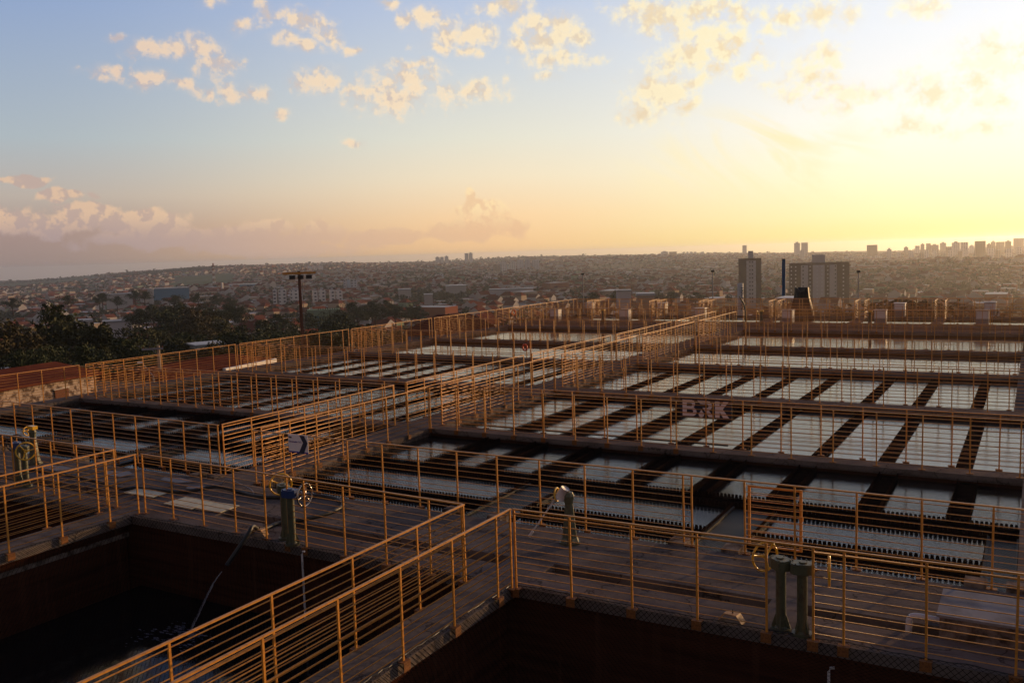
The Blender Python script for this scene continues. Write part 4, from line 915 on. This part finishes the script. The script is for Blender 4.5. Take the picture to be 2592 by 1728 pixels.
def tree(x, y, h, k, lab, grp, wd=1.0, z=None):
    t = empty('tree', (x, y, gz1(x, y) if z is None else z), rnd.random()*6.28, lab, 'tree', grp); t.scale = (h*wd, h*wd, h)
    link('crown', TP[k][0], t); link('trunk', TP[k][1], t); return t
NEAR = [(15, 800, 130, 2, 1.2), (75, 830, 150, 5, .9), (130, 757, 140, 0, .95), (165, 790, 165, 0, 1.0), (230, 820, 150, 3, 1.3), (262, 815, 140, 3, 1.2), (330, 815, 170, 5, 1.1), (300, 850, 120, 1, 1.2), (390, 825, 185, 5, 1.1), (110, 870, 110, 5, .8),
        (205, 870, 115, 1, 1.0), (420, 780, 260, 4, 1.2), (480, 770, 250, 2, 1.2), (530, 775, 270, 0, 1.2), (505, 810, 200, 2, 1.2), (560, 810, 210, 0, 1.2), (610, 820, 230, 1, 1.3), (660, 805, 240, 1, 1.2), (40, 880, 95, 4, .8), (445, 850, 160, 4, 1.3),
        (700, 840, 190, 4, 1.3), (740, 815, 260, 4, 1.1), (840, 800, 240, 4, 1.2), (870, 790, 255, 1, 1.1), (820, 830, 180, 4, 1.4), (900, 838, 170, 5, 1.3), (960, 835, 170, 5, 1.3), (1000, 830, 190, 0, 1.3), (895, 762, 420, 4, 1.5), (940, 760, 430, 4, 1.5), (975, 758, 440, 1, 1.4), (1040, 775, 400, 4, 1.4),
        (2255, 755, 120, 4, 1.5), (2290, 751, 115, 4, 1.6), (2330, 758, 120, 1, 1.4), (1350, 800, 200, 4, 1.3), (1100, 810, 220, 1, 1.3), (1160, 800, 260, 4, 1.3),
        (455, 765, 330, 4, 1.6), (420, 772, 340, 1, 1.5), (520, 762, 350, 5, 1.5), (575, 768, 340, 4, 1.5), (610, 775, 330, 1, 1.4), (350, 780, 330, 4, 1.5), (385, 770, 350, 4, 1.5), (860, 782, 330, 4, 1.5), (905, 776, 350, 1, 1.6), (950, 772, 360, 4, 1.6), (1000, 770, 380, 4, 1.6), (1060, 772, 390, 1, 1.5), (780, 790, 320, 4, 1.5), (700, 792, 310, 1, 1.5), (1500, 738, 520, 4, 1.8), (1560, 734, 540, 1, 1.8), (1640, 738, 520, 4, 1.8), (1700, 736, 540, 4, 1.8), (1760, 738, 520, 1, 1.8), (1990, 745, 480, 4, 1.6), (258, 740, 640, 4, 1.3), (250, 744, 620, 1, 1.2), (340, 733, 640, 4, 1.4), (365, 735, 640, 4, 1.4), (295, 748, 600, 4, 1.2), (440, 745, 560, 4, 1.5), (500, 742, 580, 1, 1.5), (545, 745, 570, 4, 1.4), (580, 750, 540, 4, 1.3), (30, 752, 560, 4, 1.3), (170, 745, 610, 4, 1.4)]
for i, (px, py, d, k, wd) in enumerate(NEAR):
    x, y, zt = polar(px, py, d); zg = gz1(x, y); h = max(5.0, min(zt-zg, 24 if d < 300 else 9))
    tree(x, y, h, k, TN[k]+' %s, %s to the deck' % (region((x, y)), band(x, y)) + (', taller one' if (i % 2 and d < 300) else ''), TN[k]+'s below the deck, '+region((x, y)), wd, z=zt-h)
tx, ty = sample(9000, 85, 1250, -66, 5); tr = np.hypot(tx, ty)
wood = (nsd(tx, ty) < -1.2); keep = (rg.random(len(tx)) < np.where(tr < 230, .9, np.where(wood, .9, .3)))
taz = np.degrees(np.arctan2(tx, ty))
keep &= ~((taz > fazim(640)) & (taz < fazim(785)) & (tr > 300) & (tr < 585))
keep |= (taz > fazim(2100)) & (taz < fazim(2560)) & (tr > 820) & (rg.random(len(tx)) < .75)
keep &= ~((taz > -22) & (tr > 540) & (tr < 690))
tx, ty, tr = tx[keep], ty[keep], tr[keep]; o_ = np.argsort(tr); tx, ty, tr = tx[o_], ty[o_], tr[o_]; NT = len(tx)
th = np.where(tr < 240, rg.uniform(6, 11, NT), rg.uniform(4.5, 8, NT)); th = np.where(tr < 130, rg.uniform(4, 7, NT), th); tz = gz(tx, ty)
NI = 300-len(NEAR)
for i in range(NI):
    k = int(rg.choice([0, 1, 4, 5, 4, 2])); tree(tx[i], ty[i], th[i], k, TN[k]+' %s, %s part of the tree belt' % (region((tx[i], ty[i])), band(tx[i], ty[i])), TN[k]+'s in the tree belt, '+region((tx[i], ty[i])), rg.uniform(1.1, 1.5))
def woods():
    Q = []; fe = []; base = 0
    mids = [crown_mesh(20+s, 130, 7, .085, None, .9)[0] for s in range(5)]
    for i in range(NI, NT):
        a = rg.random()*6.28; c, s = math.cos(a), math.sin(a); q = mids[i % 5]; w = th[i]*rg.uniform(1.0, 1.5); X = (q[:, 0]*c-q[:, 1]*s)*w+tx[i]; Y = (q[:, 0]*s+q[:, 1]*c)*w+ty[i]; Z = (q[:, 2]-.1)*th[i]+tz[i]
        Q.append(np.stack([X, Y, Z], 1))
    fx, fy = sample(26000, 1250, 3700, -66, 5); fr_ = np.hypot(fx, fy); k = (nsd(fx*.8, fy*.8) < -.95) | (rg.random(len(fx)) < .3)
    faz = np.degrees(np.arctan2(fx, fy))
    for (p0, p1, r0, r1) in [(420, 600, 1650, 2420), (-80, 250, 2700, 3500)]: k &= ~((faz > fazim(p0)) & (faz < fazim(p1)) & (fr_ > r0) & (fr_ < r1))
    fx, fy = fx[k], fy[k]
    wx, wy = sample(5000, 2850, 3400, -54, -46); fx = np.concatenate([fx, wx]); fy = np.concatenate([fy, wy])
    sx, sy = sample(2600, 3350, 3800, -66, 5); fx = np.concatenate([fx, sx]); fy = np.concatenate([fy, sy]); fz = gz(fx, fy); NF = len(fx)
    far = [crown_mesh(40+s, 26, 4, .17, None, .8)[0] for s in range(5)]
    for i in range(NF):
        q = far[i % 5]; h = rg.uniform(4.5, 8) if i < NF-2600 or rg.random() > .04 else rg.uniform(10, 15); w = h*rg.uniform(1.0, 1.6); Q.append(np.stack([q[:, 0]*w+fx[i], q[:, 1]*w+fy[i], (q[:, 2]-.12)*h+fz[i]], 1))
    V = np.concatenate(Q); n = len(V)//4
    me = bpy.data.meshes.new('distant_trees'); me.vertices.add(len(V)); me.vertices.foreach_set('co', V.astype(np.float32).ravel()); me.loops.add(4*n); me.loops.foreach_set('vertex_index', np.arange(4*n, dtype=np.int32)); me.polygons.add(n)
    me.polygons.foreach_set('loop_start', np.arange(0, 4*n, 4, dtype=np.int32)); me.polygons.foreach_set('loop_total', np.full(n, 4, dtype=np.int32)); me.materials.append(M['leaf2']); me.update(calc_edges=True); me.validate()
    tag(link('distant_trees', me), 'dark tree clumps mixed through the far town and hills', 'woods', kind='stuff'); print('trees', n, 'houses', NH)
woods()

# --- towers and other big buildings (photo bearings, real distances)
def tower(x0, x1, yt, d, m, label, grp, depth=.8, cap=True, z0=None, yaw_=None):
    xa, ya, zt = polar((x0+x1)/2, yt, d); xl = polar(x0, yt, d); xr = polar(x1, yt, d); w = math.hypot(xl[0]-xr[0], xl[1]-xr[1])*.92; dp = w*depth
    zg = gz1(xa, ya)-2; a = math.atan2(xa, ya); t = empty('apartment_tower', (xa, ya, zg), -a+(yaw_ if yaw_ is not None else .12), label, 'tower', grp); h = zt-zg
    MB().box(-w/2, -dp/2, 0, w/2, dp/2, h).build('wall', m, t)
    if cap: MB().box(-w*.22, -dp*.25, h+.002, w*.2, dp*.25, h+h*.05+1.2).build('roof_house', M['tower_grey'], t)
    return t
TW = [(1102,1113,651,3300,'fac_grey'),(1114,1123,650,3300,'fac_grey'),(1125,1135,649,3300,'fac_grey'),(1176,1185,641,3300,'fac_grey'),(1186,1196,641,3300,'fac_white'),
      (1248,1265,671,2000,'fac_tan'),(1266,1282,664,1990,'fac_white'),(1283,1290,668,2010,'fac_blue'),(1291,1305,663,2000,'fac_white'),(1308,1325,657,2050,'fac_grey'),(1328,1342,657,2060,'fac_grey'),(1346,1364,657,2070,'fac_grey'),
      (869,877,710,1100,'fac_grey'),(878,887,708,1105,'fac_blue'),(888,904,709,1110,'fac_grey'),(1099,1110,694,1500,'fac_grey'),(1111,1122,693,1500,'fac_grey'),(1225,1233,697,1300,'fac_white'),(1234,1243,699,1300,'fac_white'),(1250,1260,703,1300,'fac_blue'),
      (1483,1492,654,2500,'fac_grey'),(1494,1503,655,2500,'fac_grey'),(1505,1513,655,2500,'fac_grey'),(1514,1523,655,2500,'fac_grey'),(1673,1691,637,3200,'fac_grey'),(1693,1713,637,3200,'fac_tan'),
      (1737,1743,638,3300,'fac_grey'),(1746,1753,637,3300,'fac_grey'),(1756,1763,638,3300,'fac_grey'),(1774,1782,637,3300,'fac_grey'),(452,460,681,3200,'fac_grey'),(461,471,680,3200,'fac_grey'),
      (779,790,674,2300,'fac_white'),(791,801,673,2310,'fac_white'),(803,818,673,2330,'fac_white'),(1879,1890,621,3000,'fac_grey'),(2010,2025,615,2700,'fac_grey'),(2028,2045,614,2700,'fac_grey'),(2024,2036,634,2400,'fac_grey'),
      (2194,2221,620,2500,'fac_brown'),(2245,2257,631,2100,'fac_white'),(2326,2339,640,1900,'fac_tan'),(2355,2376,620,2700,'fac_brown'),(2362,2371,633,2300,'fac_white'),(2379,2395,615,2900,'fac_tan'),(2394,2409,624,2300,'fac_tan'),(2409,2430,614,2350,'fac_white'),(2431,2451,613,2200,'fac_white'),
      (2453,2466,622,2600,'fac_white'),(2467,2495,610,1950,'fac_brown'),(2497,2510,618,2400,'fac_tan'),(2521,2543,612,2500,'fac_tan'),(2544,2560,611,2450,'fac_brown'),(2565,2592,603,2700,'fac_tan'),(2572,2588,627,2000,'fac_white'),(2340,2352,632,2250,'fac_white'),(2300,2312,636,2300,'fac_grey'),(2270,2280,640,2350,'fac_grey'),
      (2288,2299,626,2500,'fac_tan'),(2316,2328,622,2600,'fac_white'),(2330,2340,618,2700,'fac_tan'),(2344,2356,616,2750,'fac_tan'),(2400,2412,634,2050,'fac_white'),(2424,2436,636,2000,'fac_tan'),(2440,2452,632,2050,'fac_white'),(2500,2516,628,2050,'fac_white'),(2520,2534,634,1950,'fac_tan'),(2546,2562,630,2000,'fac_white'),(2508,2520,612,2650,'fac_tan'),(2140,2160,648,2300,'fac_grey'),(2180,2206,655,2150,'fac_white'),(2215,2232,648,2200,'fac_white')]
CN = {'fac_grey': 'pale grey', 'fac_white': 'white', 'fac_tan': 'tan', 'fac_blue': 'blue grey', 'fac_brown': 'brown'}
seen = {}
for i, (x0, x1, yt, d, m_) in enumerate(TW):
    reg = 'left' if x0 < 850 else ('middle' if x0 < 1600 else ('near right' if x0 < 2240 else 'far right'))
    hgt = 'on the skyline' if d > 2900 else ('on the far slope' if d > 1700 else 'in the valley')
    key = (reg, hgt, m_); seen[key] = seen.get(key, 0)+1
    tower(x0, x1, yt, d, M[m_], '%s tower %s, %s cluster, %s from left' % (CN[m_], hgt, reg, ORD[min(17, seen[key]-1)]), 'far apartment towers', cap=(i % 2 == 0))
# walk-up blocks in the left valley
for i, (x0, x1) in enumerate([(704, 724), (733, 765), (790, 803), (806, 823), (833, 847), (849, 866), (690, 700)]):
    tower(x0, x1, 733+(i % 3), 820, M['fac_white'], 'low white apartment block in the left valley row, %s of the row' % ORD[i], 'low white blocks in the left valley', depth=1.1, cap=True)
# the two near towers with their own windows
def near_tower(cx, hw, ytop, d, label, cols, brown, stair, nrow):
    x, y, zt = polar(cx, ytop, d); zg = gz1(x, y)-3; a = math.atan2(x, y); s = d/2282.3*1.0; W = hw*s
    t = empty('apartment_tower', (x, y, zg), -a, label, 'tower', 'two brown and grey towers behind the deck'); h = zt-zg
    MB().box(-W, 0, 0, W, W*1.1 if W < 12 else 14, h).build('wall', M['tower_brown'], t)
    for (a0, a1) in brown: MB().box(a0*s, -.5, 0, a1*s, -.002, h-1.5).build('pale_strip', M['tower_grey'], t)
    MB().box(stair[0]*s, 3, h+.002, stair[1]*s, 9, h+stair[2]*s).build('roof_house', M['tower_grey'], t)
    k = 0
    for r_i in range(nrow):
        z = h-2.9-r_i*2.62
        for (cxo, mm_) in cols:
            yy = -.51 if any(a0 <= cxo <= a1 for a0, a1 in brown) else -.012
            MB().box(cxo*s-.42, yy-.05, z, cxo*s+.42, yy, z+.95).build('window', M[mm_], t); k += 1
    return t
near_tower(1898, 27, 654, 620, 'narrow brown and grey tower standing left of the blue pipe', [(-.0, 'glass'), (6, 'glass'), (-6.5, 'winw'), (12, 'winw')], [(-8, 14)], (-4, 8, 18), 11)
near_tower(2073, 68.5, 665, 640, 'broad brown and grey tower behind the tarp covered machine', [(-63, 'winw'), (-53, 'winw'), (-36, 'glass'), (-20, 'winw'), (-4, 'winw'), (7, 'winw'), (20, 'winw'), (37, 'glass'), (55, 'winw')], [(-41, -25), (-14, 13), (24, 40)], (-16, 14, 19), 11)
# other landmarks
x, y, zt = polar(539, 666, 1500); zg = gz1(x, y); t = empty('radio_mast', (x, y, zg), 0, 'red and white lattice radio mast above the left valley', 'mast'); h = zt-zg
for i in range(10):
    b = MB(); z0, z1 = h*i/10, h*(i+1)/10-.1; w0, w1 = 3.4*(1-.07*i), 3.4*(1-.07*(i+1))
    for sx in (-1, 1):
        for sy in (-1, 1): b.tube([(sx*w0/2, sy*w0/2, z0), (sx*w1/2, sy*w1/2, z1)], .42, 4)
    b.tube([(-w0/2, -w0/2, z0), (w1/2, -w1/2, z1)], .3, 4); b.tube([(w0/2, -w0/2, z0), (-w1/2, -w1/2, z1)], .3, 4); b.build('mast_section', M['brick'] if i % 2 else M['white'], t)
MB().cyl(0, 0, h-6, h-3.5, 2.4, 2.4, 10).build('antenna_ring', M['rust'], t)
x, y, zt = polar(562, 715, 1150); zg = gz1(x, y); tag(MB().cyl(0, 0, 0, zt-zg, 1.3, 1.1, 12).build('water_tower', M['white'], None, (x, y, zg)), 'slender white water tower right of the radio mast', 'water tower')
x, y, zt = polar(381, 730, 1000); zg = gz1(x, y); tag(MB().cyl(0, 0, 0, zt-zg, 2.2, 3.4, 12).build('water_tower', M['wallw'], None, (x, y, zg)), 'squat pale water tower at the left end of the long blue warehouse', 'water tower')
def shed(x0, x1, yt, d, wm_, rm_, label, hh_=7, dp=30):
    x, y, zt = polar((x0+x1)/2, yt, d); a = math.atan2(x, y); w = (x1-x0)/2282.3*d/2; zg = zt-hh_; t = empty('warehouse', (x, y, zg), -a+.05, label, 'warehouse', 'warehouses in the valley')
    MB().box(-w, 0, -8, w, dp, hh_).build('wall', M[wm_], t); MB().box(-w-.3, -.4, hh_+.002, w+.3, dp+.4, hh_+.8).build('roof', M[rm_], t)
shed(383, 472, 731, 1000, 'wallb', 'tinroof', 'long blue warehouse with grey roof in the left valley', 3.2); shed(585, 690, 720, 1350, 'wallb', 'whiteroof', 'long blue warehouse beyond the radio mast', 4)
shed(268, 328, 816, 430, 'tower_grey', 'tinroof', 'long grey flat building among the left valley houses', 4.5, 10); shed(190, 230, 814, 440, 'wallw', 'whiteroof', 'white roofed shed among the left valley houses', 3.5, 9)
shed(840, 865, 795, 400, 'wallw', 'tinroof', 'white box building right of the green school', 6, 10); shed(1562, 1597, 738, 480, 'tower_grey', 'tinroof', 'plain grey block just beyond the deck railings', 8, 10)
shed(1614, 1656, 748, 330, 'wallc', 'whiteroof', 'white roofed shed just above the far railing', 4, 8); shed(1130, 1180, 724, 900, 'wallw', 'whiteroof', 'wide white building in the middle valley', 7, 20)
shed(1075, 1095, 747, 620, 'wallw', 'whiteroof', 'small white cube building in the middle valley', 9, 9); shed(1010, 1040, 734, 850, 'wallw', 'tinroof', 'white walled hall in the middle valley', 7, 18)
shed(275, 330, 700+45, 900, 'wallw', 'whiteroof', 'pale low hall in the left valley behind the trees', 5, 14); shed(1240, 1350, 733, 800, 'tower_grey', 'tinroof', 'long low grey hall in the middle valley', 5, 16)
# pale green school
x, y, zt = polar(818, 784, 360); a = math.atan2(x, y); t = empty('school', (x, y, zt-7), -a, 'pale green school block with a row of dark windows', 'school')
MB().box(-6.2, 0, -8, 6.4, 9, 7).build('wall', M['wallg'], t); MB().box(-2.6, -.25, -8, -1.9, -.01, 4.5).build('blue_panel', M['wallb'], t)
for i in range(11): MB().box(-1.4+i*.68, -.06, 2.6, -1.0+i*.68, -.005, 4.3).build('window', M['glass'], t)
for i in range(9): MB().box(-2+i*.9, .2, 7.002, -1.7+i*.9, .5, 7.5).build('roof_vent', M['black'], t)

# --- buildings and poles close by, left of the plant
def low_house(pl, pr, zg, deep, rise, wallm, roofm, label, ext=(0, 0), wall_h=None):
    """house whose eave line runs between two ground points, roof rising away from it"""
    a = math.atan2(pr[1]-pl[1], pr[0]-pl[0]); L = math.hypot(pr[0]-pl[0], pr[1]-pl[1]); ze = (pl[2]+pr[2])/2-zg
    t = empty('long_house', (pl[0], pl[1], zg), a, label, 'house'); x0, x1 = -ext[0], L+ext[1]
    MB().box(x0, .25, 0, x1, deep*2, ze-.02).build('wall', wallm, t)
    b = MB(); m_ = deep
    for (ya, yb, za, zb) in ((-.15, m_, ze, ze+rise), (2*deep+.2, m_, ze, ze+rise)):
        b.add([(x0-.3, ya, za), (x1+.3, ya, za), (x1-.6, yb, zb), (x0+.6, yb, zb), (x0-.3, ya, za-.12), (x1+.3, ya, za-.12), (x1-.6, yb, zb-.12), (x0+.6, yb, zb-.12)], [(0,1,2,3),(4,7,6,5),(0,4,5,1),(1,5,6,2),(3,2,6,7),(0,3,7,4)])
    b.add([(x0-.3, -.15, ze-.12), (x0-.3, 2*deep+.2, ze-.12), (x0+.6, deep, ze+rise-.13)], [(0,1,2)]); b.add([(x1+.3, -.15, ze-.12), (x1+.3, 2*deep+.2, ze-.12), (x1-.6, deep, ze+rise-.13)], [(0,2,1)])
    b.build('roof', roofm, t); return t, L, ze
pl, pr = polar(0, 979, 59), polar(241, 949, 63.5)
t, L, ze = low_house(pl, pr, -7.2, 3.0, .75, M['stone'], M['tile2'], 'long rubble stone house with a low red tiled roof just below the deck', (8, .3))
w = MB().box(L-3.0, .17, ze-1.35, L-2.0, .24, ze-.65).build('window', M['rust'], t); MB().box(L-3.1, .15, ze-.649, L-1.9, .25, ze-.6).build('lintel', M['white'], w)
pl, pr = polar(470, 949, 70), polar(684, 909, 78)
t, L, ze = low_house(pl, pr, -8.5, 3.6, .5, M['wallw'], M['tile'], 'long low building with a broad dull red roof and a white parapet', (2, 0))
MB().box(L*.38, -.5, ze-.9, L+.2, -.2, ze+.02).build('parapet', M['white'], t)
t = empty('blue_house', (-56.5, 84, -8.2), R(40), 'blue walled house with an orange tiled roof and white awning', 'house')
MB().box(-5, -3.5, 0, 5, 3.5, 4.2).build('wall', M['wallb'], t)
b = MB(); b.add([(-5.4,-4,4.2),(5.4,-4,4.2),(5.4,4,4.2),(-5.4,4,4.2),(-1.8,0,6.1),(1.8,0,6.1)], [(0,1,5,4),(1,2,5),(2,3,4,5),(3,0,4),(0,3,2,1)]); b.build('roof', M['tile'], t)
MB().box(-1.5, -7.2, 3.4, 5.6, -4.02, 3.55).build('awning', M['white'], t)
for s in (-3.5, -1.5): MB().box(s-.4, -3.56, 2.2, s+.4, -3.502, 3.2).build('window', M['glass'], t)
MB().box(-4.5, -3.58, .4, -1.2, -3.502, 1.6).build('yellow_panel', M['cream'], t)
# floodlight mast
x, y, zt = polar(757, 694, 57); t = empty('floodlight_mast', (x, y, -6.4), math.atan2(-x, y)*-1+0, 'rusty steel floodlight mast with an orange crossarm and three lamps', 'floodlight')
t.rotation_euler = (0, 0, -math.atan2(x, y)); h = zt+6.4
MB().tube([(0, 0, 0), (0, 0, h)], [.13, .09], 10).build('mast', M['rust'], t); MB().tube([(.16, -.02, 0), (.16, -.02, h-.2)], .022, 6).build('conduit', M['chrome'], t)
MB().box(-1.0, -.08, h, 1.0, .08, h+.14).build('crossarm', M['paint'], t); MB().box(-.08, -.06, h+.141, .08, .06, h+.2).build('photocell', M['black'], t)
for cx_ in (-.42, .08, .58):
    f_ = MB().box(cx_-.18, -.2, h-.3, cx_+.18, -.08, h-.06).build('floodlight', M['black'], t); MB().box(cx_-.14, -.215, h-.27, cx_+.14, -.201, h-.1).build('lens', M['glass'], f_)
MB().box(.12, -.1, h-4.6+.1, .4, .14, h-3.95).build('junction_box', M['rust'], t)
# utility pole and street lamp
x, y, zt = polar(400, 874, 72); t = empty('utility_pole', (x, y, -7), 0, 'concrete utility pole with a wooden crossarm left of the deck', 'utility pole'); t.rotation_euler = (0, 0, -math.atan2(x, y)); h = zt+7
MB().tube([(0, 0, 0), (0, 0, h)], [.17, .12], 10).build('pole', M['wallc'], t); MB().box(-1.15, -.14, h-.3, .35, -.02, h-.16).build('crossarm', M['grey'], t)
MB().tube([(-.45, -.08, h-.3), (0, -.08, h-.8)], .025, 5).build('brace', M['grey'], t)
for s in (-1.05, -.6, .28): MB().cyl(s, -.08, h-.158, h-.04, .04, .03, 8).build('insulator', M['rust'], t)
x, y, zt = polar(388, 951, 66); t = empty('street_lamp', (x, y, -7), 0, 'small street lamp with a slanting arm beside the utility pole', 'street lamp'); t.rotation_euler = (0, 0, -math.atan2(x, y)); h = zt+7
MB().tube([(0, 0, 0), (0, 0, h)], .05, 8).build('pole', M['grey'], t); MB().tube([(0, 0, h), (-.65, 0, h+.95)], .03, 6).build('arm', M['grey'], t)
MB().box(-.95, -.08, h+.93, -.6, .08, h+1.02).build('lamp_head', M['white'], t)
def lamp(px, py, d, lab):
    x, y, zt = polar(px, py, d); zg = gz1(x, y); t = empty('street_lamp', (x, y, zg), -math.atan2(x, y), lab, 'street lamp', 'thin floodlight poles beyond the deck'); h = zt-zg
    MB().tube([(0, 0, 0), (0, 0, h)], .05, 8).build('pole', M['grey'], t); MB().box(-.16, -.1, h+.002, .16, .1, h+.2).build('lamp_head', M['black'], t)
lamp(1475, 696, 95, 'thin lamp pole beyond the middle of the far railing'); lamp(1804, 689, 85, 'thin lamp pole left of the narrow brown tower'); lamp(2173, 690, 90, 'thin lamp pole right of the broad tower')
x, y, zt = polar(540, 855, 150); t = empty('sunlit_house', (x, y, zt-3.5), -math.atan2(x, y)+.3, 'sunlit white house in a gap of the dark trees', 'house')
MB().box(-3.2, -2, -4, 1.5, 3, 2.6).build('wall', M['white'], t); MB().box(1.51, -2.2, -4, 4.2, 3, 1.6).build('side_wing', M['white'], t); MB().box(-3.6, -2.4, 2.601, 1.9, 3.3, 2.8).build('roof', M['whiteroof'], t)
# second small houses just left
x, y, zt = polar(30, 925, 95); t = empty('shed_house', (x, y, zt-3), -math.atan2(x, y), 'low orange walled shed with a grey blue roof at the far left', 'shed')
MB().box(-3, 0, -1.5, 1.6, 5, 2.2).build('wall', M['brick'], t); MB().box(-3.3, -.4, 2.201, 1.9, 5.3, 2.4).build('roof', M['tinroof'], t)

# ------------------------------------------------------------------ haze
hm = bpy.data.materials.new('haze'); hm.use_nodes = True; nt = hm.node_tree; nt.nodes.remove(nt.nodes['Principled BSDF'])
pv = nt.nodes.new('ShaderNodeVolumePrincipled'); pv.inputs['Color'].default_value = (.9, .92, .97, 1); pv.inputs['Density'].default_value = .00012; pv.inputs['Anisotropy'].default_value = .7
nt.links.new(pv.outputs[0], nt.nodes['Material Output'].inputs['Volume'])
hz_ = MB().box(-11900, -11900, -200, 11900, 11900, 26).build('haze', hm); tag(hz_, kind='stuff', label='thin evening haze over the valley', cat='haze')
